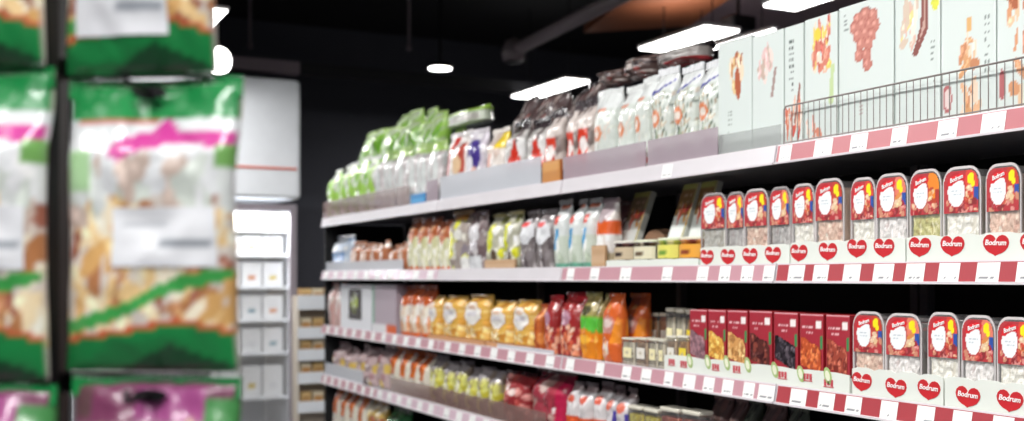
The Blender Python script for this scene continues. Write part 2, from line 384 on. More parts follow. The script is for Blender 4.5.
# --- tubs of dried fruit: clear shell, rim, contents, printed label, lettering
def make_tub(key, content, accent, burst='f3e21a', wall='c3cfc8'):
    w, h, d = .105, .175, .055; root = empty('snack_tub')
    out = rrect(w, h, .03, .008)
    MB().prism(out, 0, d, .004).build('clear_shell', M_CLEAR, root)
    big = rrect(w+.008, h+.005, .034, .008); r = MB()
    k = len(out)
    for y in (.0015, .005):
        for q in (out, big): r.v += [(p[0], y, p[1]) for p in q]
    for j in range(k):
        n = (j+1) % k
        r.f += [(j, n, k+n, k+j), (2*k+j, 3*k+j, 3*k+n, 2*k+n), (k+j, k+n, 3*k+n, 3*k+j)]
    r.build('shell_rim', M_RIM, root)
    sd = hash(key) % 97 if False else sum(map(ord, key))
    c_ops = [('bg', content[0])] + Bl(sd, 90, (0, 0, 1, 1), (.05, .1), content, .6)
    rr = random.Random(sd); nf = lambda u, v: ((u-.5)*(w-.012), .006+.005*noise.noise(Vector((u*9+sd, v*14, 2))), .004+v*(h-.02))
    inr = lambda u, v: not (v > .86 and abs(2*u-1) > 1-.5*math.sqrt((v-.86)/.14)*.9)
    s = sheet(nf, c_ops, 24, 40, mask=None)
    # close the block of fruit behind its front
    k0 = len(s.v); a = w/2-.006; s.v += [(-a, d-.006, .004), (a, d-.006, .004), (a, d-.006, h-.016), (-a, d-.006, h-.016)]
    nu, nv = 24, 40; s.f += [tuple([j*(nu+1) for j in range(nv+1)][::-1]+[k0, k0+3][::1]) if False else (0, k0, k0+3, nv*(nu+1)), (nu, nv*(nu+1)+nu, k0+2, k0+1), (nv*(nu+1), k0+3, k0+2, nv*(nu+1)+nu), (0, nu, k0+1, k0), (k0, k0+1, k0+2, k0+3)]
    s.c = np.vstack([s.c, np.tile(np.array(lin(h2(content[0]))), (4, 1))]); s.smooth = False
    s.build('tub_contents', M_FOOD, root)
    lab = [('bg', 'b4383e'), El(.9, .75, .3, .4, accent), Rr(.86, .3, 1, .6, '2c50a0' if burst else 'b03a30')]
    lab += Bl(sd+5, 26, (.1, .02, .95, .34), (.06, .11), ['dcae8c', 'c98a70', 'a3202a', 'c9584a', 'd89088', '8a2c30'], .8)
    lab += Bl(sd+9, 10, (.62, .3, .82, .6), (.06, .1), ['dfc094', 'd98a4a', 'e0c4a4', 'b9452f'], .8)
    if burst: lab += [El(.78, .8, .1, .13, burst), El(.84, .68, .07, .08, burst)]
    lab += [El(.36, .54, .28, .43, 'b8242e'), El(.36, .52, .245, .38, 'eef2f2')] + Tx(sd, .22, .42, .5, .6, 4, 'b9c4cc', .35)
    lab += [Pg([(.1, .68), (.22, .88), (.5, .93), (.66, .86), (.6, .76), (.4, .76), (.2, .64)], 'd9202a')]
    lw, lh = w-.003, h*.455
    def lmask(u, v): 
        x = abs(2*u-1)*lw/2; z = v*lh; rt = .026; return not (x > lw/2-rt and z > lh-rt and math.hypot(x-(lw/2-rt), z-(lh-rt)) > rt)
    s = sheet(lambda u, v: ((u-.5)*lw, -.0008, h*.525+v*lh), lab, 34, 36, mask=lmask)
    s.smooth = True; lo = s.build('front_label', M_CARD, root)
    text_obj('Bodrum', .012, M_WHITE, lo, (-.0125, -.002, h*.525+lh*.82), rot=-.22)
    proto(key, root, w, h, d)
WHITEF = ['e8e6dc', 'd9d4c4', 'f4f2ea', 'cfc8b8']
make_tub('tub_white', WHITEF, 'd8473a')
make_tub('tub_pale', ['d7d3d0', 'e9e4e0', 'c9bcb8', 'efeae6'], 'e07b66')
make_tub('tub_green', ['b9b56a', 'd8d398', 'a79c4c', 'e5dfb0'], 'e8862a', burst=None)
make_tub('tub_pink', ['d8b7a2', 'e9cdb8', 'c99f8a', 'f0e0d0'], 'c2402e')

def heart_pts(w, h):
    pts = []
    for i in range(28):
        t = 2*math.pi*i/28; x = 16*math.sin(t)**3; z = 13*math.cos(t)-5*math.cos(2*t)-2*math.cos(3*t)-math.cos(4*t)
        z = z if z > -6 else -6+(z+6)*.38
        pts.append((x/32*w, (z-2)/22*h))
    return pts[::-1]
def heart_logo(tray, yloc, z, w=.062, h=.043):
    m = MB(); n = 28; pts = heart_pts(w, h)
    m.prism(pts, -.0012, 0); o = m.build('heart_logo', M_REDINK, tray); o.location = (yloc, -.0001, z); o.rotation_euler = (0, .06, 0)
    text_obj('Bodrum', .0155, M_WHITE, o, (0, -.0018, .003), rot=-.02)
    return o
def tray(row, px0, px1, lip, phrase, hearts=(), x=None, marks=None, material=None, name='display_tray', depth=.07):
    """an open cardboard tray standing on the shelf; local x runs from far to near along the shelf"""
    x = XS+.024 if x is None else x; ya, yb = Y(px1, x), Y(px0, x); L = yb-ya-.004; m = material or M_TRAY
    t = empty(name, (x, (ya+yb)/2, SURF[row]+.0005), -math.pi/2); PLACED.append((t, phrase, 'tray', 'display trays on the '+SHELFNAME[row], SHELFNAME[row], px0))
    f = MB(); n = 16
    f.prism([(-L/2, 0), (L/2, 0)] + [(L/2-L*i/n, lip*(1-.07*(i % 4 in (0,)))) for i in range(n+1)], 0, .003); f.build('front_lip', m, t)
    MB().box((-L/2, .003, 0), (L/2, depth, .003)).build('tray_base', m, t)
    for s in (-1, 1): MB().box((s*L/2-(.003 if s > 0 else 0), .003, .003), (s*L/2+(.003 if s < 0 else 0), depth, lip*.8)).build('tray_side', m, t)
    for hx, hy in hearts: heart_logo(t, (ya+yb)/2-Y(hx, x), Z(hy+1.5, hx, x)-SURF[row])
    return t
XT = XS+.034     # products standing in trays
# second shelf, tubs
HB = [(707, 255.5), (728, 255), (750, 254), (773, 253), (799, 251), (828, 249.5), (857, 246.5), (884, 246), (920, 245), (952.5, 244), (996, 243), (1034, 242)]
tray('B', 700, 790, .056, 'white tray with four red heart logos', HB[:4]); tray('B', 790, 906, .060, 'white tray with four red heart logos', HB[4:8]); tray('B', 906, 1064, .062, 'white tray with four red heart logos', HB[8:])
TG = 'clear tubs with red labels on the '
tb = [(701, 725, 195, 'tub_white'), (726, 744, 194, 'tub_pale'), (744.5, 767, 191, 'tub_pink'), (769, 790, 189, 'tub_pale'), (792, 813.5, 186, 'tub_white'), (815, 843, 181, 'tub_pink'), (850, 875, 180, 'tub_white'), (876, 907, 176, 'tub_pale'), (909, 941, 172, 'tub_green'), (943, 980, 169, 'tub_white'), (985, 1021, 166, 'tub_pink'), (1024, 1064, 163, 'tub_pale')]
ph = {'tub_white': 'clear tub of white pieces with red label', 'tub_pale': 'clear tub of pale pieces with red label', 'tub_green': 'clear tub of green pieces with red label', 'tub_pink': 'clear tub of tan pieces with red label'}
for a, b, t, k in tb: put(k, 'B', a, b, t, ph[k], 'tub', TG+'second shelf', x=XT+.004, zoff=.0045, rz=random.uniform(.0, .1), gap=.0035)
for a, b, t, k in tb[:-1]: put(k, 'B', a+14, b+14, t, ph[k]+', back row', 'tub', 'back row of tubs on the second shelf', x=XT+.09, gap=.004, h=.172)
# third shelf, tubs
HCt = [(862, 380), (896, 386), (929, 388), (968, 395), (1010, 399), (1052, 404)]
tray('C', 851.5, 944, .068, 'white tray with red heart logos under short tubs', HCt[:3]); tray('C', 944, 1072, .068, 'white tray with red heart logos under short tubs', HCt[3:])
tc = [(853, 883, 314, 'tub_pink'), (886, 920, 316, 'tub_pale'), (927, 959, 315, 'tub_white'), (961, 995, 318, 'tub_pale'), (997, 1032, 320, 'tub_white'), (1035, 1072, 322, 'tub_pink')]
for a, b, t, k in tc: put(k, 'C', a, b, t, ph[k], 'tub', TG+'third shelf', x=XT+.004, zoff=.0045, rz=random.uniform(.0, .1), gap=.0035)
for a, b, t, k in tc[:-1]: put(k, 'C', a+20, b+20, t, ph[k]+', back row', 'tub', 'back row of tubs on the third shelf', x=XT+.09, gap=.004, h=.178)

# --- red window boxes
def make_window_box(key, cont, dark):
    w, h, d = .09, .185, .06; sd = sum(map(ord, key))
    ops = [('bg', 'a42a38'), Rr(0, .985, 1, 1, 'd09aa0'), Rr(.7, .82, .93, .9, 'f3e9e6'), Rr(.9, .55, .98, .72, '2c8a52')] + Tx(sd, .1, .8, .62, .86, 1, 'f0c9cc', .45) + Tx(sd+1, .25, .73, .55, .78, 1, 'e9b7bb', .45)  # pinkish top line: light on the top flap put into the print
    root = carton('window_box', w, h, d, ops, '9c1c26', 22, 40)
    pts = [(-.42*w, .3*h), (.1*w, .24*h), (.42*w, .2*h), (.42*w, .5*h), (.3*w, .58*h), (-.05*w, .62*h), (-.42*w, .72*h)]
    if dark: pts = [(-.42*w, .36*h), (.42*w, .2*h), (.42*w, .54*h), (-.42*w, .7*h)]
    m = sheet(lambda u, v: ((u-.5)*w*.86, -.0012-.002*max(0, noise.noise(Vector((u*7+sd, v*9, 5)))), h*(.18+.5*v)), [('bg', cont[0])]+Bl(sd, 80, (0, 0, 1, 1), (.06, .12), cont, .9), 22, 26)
    keep = []
    for f in m.f:
        cx = sum(m.v[i][0] for i in f)/4; cz = sum(m.v[i][2] for i in f)/4; ins = False
        for i in range(len(pts)):
            x0, y0 = pts[i]; x1, y1 = pts[(i+1) % len(pts)]
            if (cz < y0) != (cz < y1) and cx < (x1-x0)*(cz-y0)/(y1-y0)+x0: ins = not ins
        if ins: keep.append(f)
    m.f = keep; m.smooth = True; m.build('window', M_FOODG, root)
    proto(key, root, w, h, d)
boxes = [(689, 707, 310, 'wb_plum', ['8b6a72', 'ab8088', '6a4850'], 'dusky plums', 0), (707.5, 726, 310.5, 'wb_yellow', ['e5aa4a', 'f4d070', 'c88a38'], 'yellow fruit', 0), (726.5, 747.5, 311, 'wb_tan', ['d9a060', 'f0c888', 'b07a44'], 'tan flakes', 0),
         (748.5, 772, 311.5, 'wb_raisin', ['5a2a26', '8a4438', '40181a'], 'dark raisins', 0), (773, 798, 313, 'wb_black', ['302830', '5c525a', '181418'], 'black berries', 1), (799, 823.5, 314.5, 'wb_apricot', ['c0542c', 'e88048', '963c20'], 'orange apricots', 0), (825, 850, 315.5, 'wb_russet', ['a04838', 'c86c54', '7c3028'], 'russet dried fruit', 0)]
for a, b, t, k, cont, nm, dk in boxes:
    make_window_box(k, cont, dk); put(k, 'C', a, b, t, 'red window box showing '+nm, 'box', 'red window boxes on the third shelf', x=XT, zoff=.0045, gap=.0025)
    if a > 700: put(k, 'C', a+10, b+10, t, 'red box behind the window box of '+nm, 'box', 'back row of red boxes on the third shelf', x=XT+.078, gap=.003, h=.184)
tr = tray('C', 664, 850, .05, 'long white tray with green oval badges under red boxes')
GRN = mat('green_badge_print', 'a8c07c', .5); CRM = mat('cream_badge_print', 'e6e9d0', .5)
xt = XS+.024; ymid = (Y(664, xt)+Y(850, xt))/2
for px, py in ((690, 357), (708, 358), (727, 359), (748, 361), (775, 366), (801, 370), (828, 372)):
    m = MB(); e = [(.012*math.cos(a)*(1), .021*math.sin(a)) for a in [2*math.pi*k/20 for k in range(20)]]
    b = MB().prism(e, -.0012, 0).build('oval_badge', GRN, tr); b.location = (ymid-Y(px, xt), -.0002, Z(py+4, px, xt)-SURF['C']); b.rotation_euler = (0, -.35, 0)
    MB().prism([(p[0]*.62, p[1]*.62) for p in e], -.0018, -.0012).build('badge_centre', CRM, b)
for px, py in ((672, 362), (684, 364), (716, 367), (737, 369), (783, 375), (808, 377), (829, 383)):
    b = MB()
    for k in range(3): b.box((-.016+k*.011, -.0012, -.008+.002*(k % 2)), (-.008+k*.011, 0, .008), .001)
    b.box((-.018, -.0012, -.011), (.016, 0, -.009)); o = b.build('red_print_block', mat('faded_red_ink', 'c8505a', .5), tr); o.location = (ymid-Y(px, xt), -.0002, Z(py, px, xt)-SURF['C'])

# --- small cups
def make_cup(key, body, lid, lab, round_=True, nm='snack_cup'):
    w, h, d = .07, .06, .07; root = empty(nm)
    m = MB(); prof = [(.024, 0), (.026, .002), (.033, h-.006), (.035, h-.005), (.035, h-.002)]
    m.lathe(prof, 0, .035); n = len(m.v); sd = sum(map(ord, key)); rg = random.Random(sd); cols = []
    for v in m.v:
        a = math.atan2(v[1]-.035, v[0]); k = int((a+7)*2.2)+int(v[2]/h*2.5)*3; cols.append(lin(h2(body[(k*7+sd) % len(body)])))
    m.c = np.array(cols); m.build('cup_body', M_FOIL, root)
    MB().lathe([(.035, h-.002), (.036, h), (.036, h+.003), (.03, h+.004)], 0, .035).build('cup_lid', mat('lid_'+lid, lid, .3), root)
    b = sheet(lambda u, v: (.0352*math.sin((u-.5)*2.6), .035-.0352*math.cos((u-.5)*2.6)-.0005, h*(.3+.5*v)), [('bg', lab), El(.5, .45, .2, .2, body[1])], 10, 6); b.smooth = True; b.build('cup_label', M_CARD, root)
    proto(key, root, w, h+.004, d)
make_cup('cup_dark', ['4a2c30', '2a1c20', '6e4a44'], 'e8e4d8', 'c9b79a'); make_cup('cup_choc', ['3a2a22', '5c4630', 'c9bfa8'], 'e6ead0', 'e2dcc0')
make_cup('cup_green', ['b9c24a', '6f9a3a', 'e8e2a0'], 'dfe6c8', 'e2dd6a'); make_cup('cup_amber', ['b3622c', '8a3a22', 'd98a3a'], 'e6e2cc', 'e9a53a')
for a, b, t, k, n in ((609, 627, 241, 'cup_dark', 'dark brown'), (628, 649, 240, 'cup_choc', 'chocolate and cream'), (652, 672, 238, 'cup_green', 'yellow green'), (673, 696, 237, 'cup_amber', 'amber')):
    put(k, 'B', a, b, t, n+' snack cup in a shallow white tray', 'cup', 'snack cups on the second shelf', x=XT, zoff=.0045, gap=.001)
tray('B', 606, 699, .026, 'shallow white tray holding small round cups', depth=.085)

# --- cups, clear canisters on the third shelf
def make_canister(key, cols, lab):
    w, h, d = .05, .1, .05; root = empty('clear_canister'); sd = sum(map(ord, key))
    MB().prism(rrect(w, h, .006, .004), 0, d, .003).build('clear_shell', M_CLEAR, root)
    b = carton('x', w-.006, h*.86, d-.008, [('bg', cols[0])]+Bl(sd, 50, (0, 0, 1, 1), (.08, .16), cols, .6), cols[0], 14, 22)
    kids = [o for o in C.objects if o.parent == b]; k0 = [o for o in kids if o.name.startswith('carton')][0]; k0.name = 'tub_contents'; k0.parent = root; k0.location = (0, .004, .003); k0.data.materials[0] = M_FOOD
    for o in kids:
        if o is not k0: bpy.data.objects.remove(o)
    bpy.data.objects.remove(b)
    MB().box((-w/2, -.001, h), (w/2, d+.001, h+.007), .002).build('lid', mat('cream_lid', 'dcd8c8', .35), root)
    s = sheet(lambda u, v: ((u-.5)*w*.7, -.0009, h*(.3+.4*v)), [('bg', lab), El(.5, .5, .2, .14, 'b8ae94')], 10, 8); s.build('front_label', M_CARD, root)
    proto(key, root, w, h+.007, d)
make_canister('can_cream', ['cfc7b0', 'b8ac8c', 'e6e0cc', '8a7a64'], 'efe6b8'); make_canister('can_brown', ['a88a6a', '7c5c48', 'c9b090'], 'e6e2d8'); make_canister('can_amber', ['b88648', 'd9b070', '8c5c30'], 'e9d040')
CG = 'clear canisters on the third shelf'
put('can_cream', 'C', 621, 634, 338, 'squat clear canister of cream pieces', 'canister', CG); put('can_brown', 'C', 634.5, 647, 338, 'squat clear canister of brown pieces', 'canister', CG)
put('can_cream', 'C', 647.5, 657, 339, 'squat clear canister of cream pieces', 'canister', CG); put('can_cream', 'C', 657.5, 664, 340, 'squat clear canister of cream pieces', 'canister', CG)
for a, b, t, k, n in ((659, 668, 308, 'can_cream', 'cream'), (669, 678, 309, 'can_cream', 'cream'), (679, 688, 310, 'can_amber', 'amber')):
    put(k, 'C', a+6, b+6, t, 'tall clear canister of '+n+' pieces behind the tray', 'canister', 'tall canisters on the third shelf', x=XT+.075, zoff=.0045 if a > 640 else 0)
for a, b in ((648, 658), (659, 668)): put('can_brown', 'C', a, b, 313, 'tall clear canister of brown nuts in the back row', 'canister', 'tall canisters in the back row', x=XT+.15)
put('can_brown', 'C', 665.5, 676, 336, 'short canister of brown pieces in the white tray', 'canister', CG, x=XT, zoff=.0045); put('can_amber', 'C', 677, 688, 336, 'short canister with a yellow label in the white tray', 'canister', CG, x=XT, zoff=.0045)

# ---------------------------------------------------------------- pouches
def mk(key, w, h, d, ops, seal='d0d0d0', name='snack_pouch', **k):
    PROTO[key] = (lambda n: bag(name, w, h, d, ops, seed=(sum(map(ord, key)) % 37)*.7+1+n*3.3, seal=seal, **k), w, h, d)
NUT = ['e0b074', 'c98c50', 'f0d09c', 'b06e3c']
# green salad-like snack bags, top shelf
mk('greenbag', .14, .28, .09, [('bg', 'a8d860')]+Bl(3, 30, (0, 0, 1, 1), (.07, .16), ['7cbc2e', '98d040', 'eef6e4', 'b8e078', '8cc63e'], .8)+[Rr(.2, .82, .75, .92, 'f4f8f0')], 'f4f8f0', wr=1.6)
mk('greenbag_b', .14, .45, .1, [('bg', 'c8dcb0')]+Bl(8, 44, (0, .5, 1, 1), (.07, .15), ['6dac2a', '8cc63e', 'dcebd0', '5c8c2c', 'a4d45c'], .6)+Bl(9, 10, (0, 0, 1, .5), (.06, .12), ['d8ccd0', 'f4f4f4', 'c4b0b4'], .8), 'b4d878', wr=2.4, name='tall_bag', shape='brick')
mk('palebag', .14, .3, .09, [('bg', 'dde2e0')]+Bl(5, 22, (0, 0, 1, .9), (.05, .12), ['f4f6f4', 'c9c3c3', 'a8989c', 'e6ecea'], 1.2)+[Rr(.1, .0, .9, .2, 'c9cfd4'), Rr(0, .86, 1, 1, 'a4c868'), Rr(.05, .3, .2, .8, 'a89aa0'), Rr(.5, .4, .6, .8, 'b8acac')], 'a4c868', wr=2)
ga = [(325, 333.5, 169), (334, 343, 166), (343.5, 352, 164), (352.5, 361, 158), (361.5, 371, 156)]
for a, b, t in ga: put('greenbag', 'A', a, b, t, 'bright green and white bag', 'bag', 'green bags on the top shelf', rz=random.uniform(-.1, .1), gap=.002, x=XS+.03)
for a, b, t in [(371.5, 381, 153), (381.5, 391, 151), (391.5, 402, 148), (402.5, 413, 145), (413.5, 425, 142), (425.5, 437, 140)]: put('palebag', 'A', a, b, t, 'pale bag with a green top edge', 'bag', 'pale bags on the top shelf', rz=random.uniform(-.1, .1), gap=.004)
for k in range(7): a = 355+k*11.5; put('greenbag_b', 'A', a, a+11, 132-k*2.6+(k % 2)*2, 'tall green bag in the second row', 'bag', 'tall green bags on the top shelf', x=2.02, rz=random.uniform(-.1, .1), gap=.004)
for k in range(4): a = 388+k*13; put('greenbag_b', 'A', a, a+12.5, [114, 110, 110, 112][k], 'tallest green bag in the third row', 'bag', 'tallest green bags on the top shelf', x=2.2, rz=random.uniform(-.1, .1), gap=.004)
mk('flatgreen', .3, .1, .12, [('bg', 'c9d4c0'), Rr(0, .7, 1, 1, 'a4cf52'), Rr(.1, .1, .9, .5, 'b8b6ae')], 'a4cf52', name='flat_pack', shape='brick')
put('palebag', 'A', 442, 456, 130, 'pale bag with a green top edge', 'bag', 'pale bags on the top shelf', x=2.06, gap=.004); put('palebag', 'A', 457, 471, 131, 'pale bag with a green top edge', 'bag', 'pale bags on the top shelf', x=2.06, gap=.004)
zt_ = max((o.location.z+o.scale[2]*.3) for o, *_ in PLACED[-2:]) - SURF['A'] + .003
put('flatgreen', 'A', 440, 478, 110, 'flat green and grey pack lying across the pale bags', 'pack', None, x=2.05, zoff=zt_+.004)
# mixed pouches
def wr_ops(base, spots, seed, extra): return [('bg', base)]+Bl(seed, 16, (0, 0, 1, 1), (.06, .14), spots, 1.2)+extra
mk('p_whitered', .1, .25, .07, wr_ops('ece6e2', ['f6f4f2', 'd8d0ca'], 1, [Pg([(0, .3), (.3, .95), (.5, .95), (.25, .3)], 'c9342c'), Rr(.7, .4, .9, .8, 'b84a3c'), El(.65, .5, .18, .16, 'e9c8a0'), Rr(.3, 0, .9, .12, '2a2226')]), 'd8d4d2')
mk('p_purple', .1, .25, .07, wr_ops('ece9ec', ['f6f6f8', 'cfc8d2'], 2, [El(.5, .62, .4, .24, '4a3a8c'), El(.35, .5, .2, .12, 'f0eef4'), El(.6, .3, .2, .14, 'e9b9a8'), Rr(.5, 0, .9, .1, '2a2226')]), 'd8d4da')
mk('p_yellow', .1, .25, .07, wr_ops('ebe2da', ['f6f2ee', 'd9c4b8'], 3, [El(.4, .7, .25, .2, 'e9d6c8'), Rr(.1, .2, .4, .6, 'e8b0a0'), Rr(.62, .7, 1, 1, 'eecf2a'), Rr(.3, 0, .8, .1, '2f2626')]), 'e0d8d0')
mk('p_silver', .1, .27, .07, wr_ops('c9c6c2', ['eeeeec', 'a09a98', '6e6462', 'f6f6f4'], 4, [Pg([(.2, .3), (1, .3), (.75, .72), (.55, .55)], 'd23a2a'), Rr(0, 0, .25, .12, 'e9d23a'), Rr(0, .84, 1, 1, '3a3034')]), '2c262a', wr=2)
mk('p_red', .1, .28, .07, wr_ops('d9cdc6', ['f4f0ee', 'b8a8a0', '7a6a66'], 6, [Rr(.15, .05, .85, .62, 'd8402a'), El(.6, .42, .22, .1, 'f6eeea'), Pg([(.1, .62), (.5, .9), (.8, .62)], 'e6dcd6'), Rr(0, .88, 1, 1, '4a4044')]), '3a3236', wr=2)
G = 'snack pouches on the top shelf'
for k, a, b, t, n in (('p_whitered', 442, 462, 131, 'white pouch with a red band'), ('p_purple', 463, 480.5, 130, 'white pouch with a purple circle'), ('p_yellow', 481, 499.5, 127, 'cream pouch with a yellow corner'), ('p_silver', 500, 520.5, 122, 'crinkled silver pouch with red wedge'), ('p_silver', 521, 540.5, 118, 'crinkled silver pouch with red wedge'), ('p_red', 541, 557.5, 110, 'red and white pouch with dark top'), ('p_red', 562.5, 574, 100, 'red and white pouch with dark top'), ('p_red', 574.5, 588, 96, 'red and white pouch with dark top')):
    put(k, 'A', a, b, t, n, 'pouch', G, rz=random.uniform(-.08, .08), x=XT+.01, gap=.003)
# grain pouches
def grain(s, nb, blue, red): 
    o = [('bg', 'd9e0d9')]+Bl(s, 150 if nb else 30, (0, .12, 1, .76), (.025, .045), ['a3b096', 'd0c0a8', '7c8a78', 'e8ece0', 'b09c84', '6c786e'] if nb else ['d9e0d4', 'cfd4c8', 'e4d8cc'], .7)
    o += [Rr(0, .8, 1, 1, 'edf1ef')]
    if blue: o += [Pg([(0, .74), (1, .88), (1, .93), (0, .8)], 'f4f6f8'), Pg([(0, .72), (.5, .76), (.95, .88), (1, .9), (.5, .8), (0, .76)], '3a3aa8'), Pg([(.1, .06), (.5, .24), (.95, .12), (.9, .02)], '3a343c')]
    else: o += [Rr(.3, .74, .7, .78, 'e8845a')]
    o += [El(.42, .5, .24, .08, 'e08c64'), El(.42, .5, .12, .04, 'f4e8dc')]
    if red: o += [El(.5, .12, .42, .09, 'd8472c')]
    return o
mk('grain_plain', .12, .28, .09, grain(11, 0, 0, 0), 'e8ecea', name='grain_pouch'); mk('grain_red', .12, .28, .09, grain(12, 0, 0, 1), 'e8ecea', name='grain_pouch'); mk('grain_blue', .12, .28, .09, grain(13, 1, 1, 0), 'eef0f2', name='grain_pouch', nu=26, nv=40)
for a, b, t, k, n in ((589.5, 611, 89, 'grain_plain', 'plain white grain pouch with orange spot'), (611.5, 629, 84, 'grain_plain', 'plain white grain pouch with orange spot'), (629.5, 646, 78, 'grain_red', 'white grain pouch with a red oval'), (646.5, 668, 70, 'grain_blue', 'speckled grain pouch with blue lettering band'), (668.5, 692, 66, 'grain_blue', 'speckled grain pouch with blue lettering band'), (692.5, 717.5, 62, 'grain_blue', 'speckled grain pouch with blue lettering band')):
    put(k, 'A', a, b, t, n, 'pouch', 'grain pouches on the top shelf', x=XT+.012, rz=random.uniform(-.05, .05), gap=.003)
# dark bags behind
mk('darkbag', .13, .44, .1, [('bg', '5c4c4c')]+Bl(21, 60, (0, .4, 1, 1), (.05, .13), ['3c2c2c', '7e6660', 'b8aca6', '9c3c34', '4c3a38', '2c2224', 'c9c2be', '6c5450'], .35)+[Rr(0, 0, 1, .4, '8c8486')], '2a2226', wr=3, name='tall_bag', shape='brick')
for k, (a, t) in enumerate(((500, 97), (516, 94), (532, 91), (548, 86), (564, 80), (581, 70), (599, 60), (618, 54), (638, 56))):
    put('darkbag', 'A', a+8, a+8+16.5+k*.4, t+2 if k < 5 else 0, h=.335 if k > 4 else None, phrase='tall dark crinkled bag behind the pouches', cat='bag', group='dark bags in the back row', x=2.04, rz=random.uniform(-.05, .05), gap=.004)
for k, (a, t) in enumerate(((667, 70), (690, 68))): put('darkbag', 'A', a+1, a+22, 0, 'shorter dark bag behind the speckled pouches', 'bag', 'shorter dark bags in the back row', x=2.04, gap=.004, h=.335)
mk('lying_dark', .26, .07, .12, [('bg', '5c4844')]+Bl(91, 40, (0, 0, 1, 1), (.06, .14), ['3c2a2a', '86706a', 'b0a49c', '8c3430', '2c2020', 'c8beb8'], .8), '3a2c2c', name='flat_pack', shape='pillow', wr=2.5); mk('lying_silver', .26, .07, .12, [('bg', 'a39c98'), Rr(0, .72, 1, 1, '332c2e'), Rr(.35, .0, 1, .22, 'a8343a'), Rr(0, 0, .3, 1, '4a3c3a'), Rr(.45, .35, .8, .6, 'c4c0bc')], '2c2628', name='flat_pack', shape='pillow', wr=1.5)
put('lying_dark', 'A', 592, 616, 0, 'dark brown crinkled pack lying on the back row bags', 'pack', None, x=2.03, zoff=.35, h=.062); put('lying_dark', 'A', 617, 645, 0, 'brown crinkled pack with silver spots lying on bags', 'pack', None, x=2.03, zoff=.35, h=.075); put('lying_silver', 'A', 646, 694, 0, 'grey and red pack lying on the back row bags', 'pack', None, x=2.03, zoff=.35, h=.062)

# fences on the top shelf
def fence_strip(row, px0, px1, h, m, phrase, x=XS+.02, group='clear shelf fences'):
    ya, yb = Y(px1, x), Y(px0, x); f = empty('shelf_fence', (x, (ya+yb)/2, SURF[row]+.0005)); L = yb-ya
    MB().box((0, -L/2+.002, .0), (.003, L/2-.002, h), .001).build('clear_panel', m, f); MB().box((-.004, -L/2+.002, 0), (-.0002, L/2-.002, .008)).build('foot_strip', M_RAIL, f)
    PLACED.append((f, phrase, 'fence', group+' on the '+SHELFNAME[row], SHELFNAME[row], px0)); return f
fence_strip('A', 323, 395, .1, M_BROWN, 'brownish clear fence in front of green bags'); fence_strip('A', 396, 409, .1, M_BROWN, 'short brownish clear fence in front of pale bags'); fence_strip('A', 426, 438, .1, M_MAUVE, 'short mauve clear fence at the joint of two bays')
fence_strip('A', 440, 541, .105, M_GREY, 'pale grey clear fence in front of mixed pouches')
fence_strip('A', 563, 646, .085, M_MAUVE, 'mauve clear fence in front of plain pouches'); fence_strip('A', 647, 718, .085, M_MAUVE, 'mauve clear fence in front of speckled pouches')
proto('amber_box', carton('small_carton', .07, .06, .012, [('bg', 'c98a4c'), Rr(.1, .6, .9, .9, 'd9a060')], 'b0703a', 8, 8), .07, .06, .012)
put('amber_box', 'A', 541.5, 560, 161, 'small amber carton at the joint of two bays', 'box', None, x=XS+.02)
proto('blue_box', carton('small_carton', .07, .06, .012, [('bg', '3f8fc9'), Rr(.1, .3, .9, .6, '5aaee0')], '2f6fa8', 8, 8), .07, .06, .012)
put('blue_box', 'A', 410, 425, 194, 'small blue carton standing between the short fences', 'box', None, x=XS+.02)

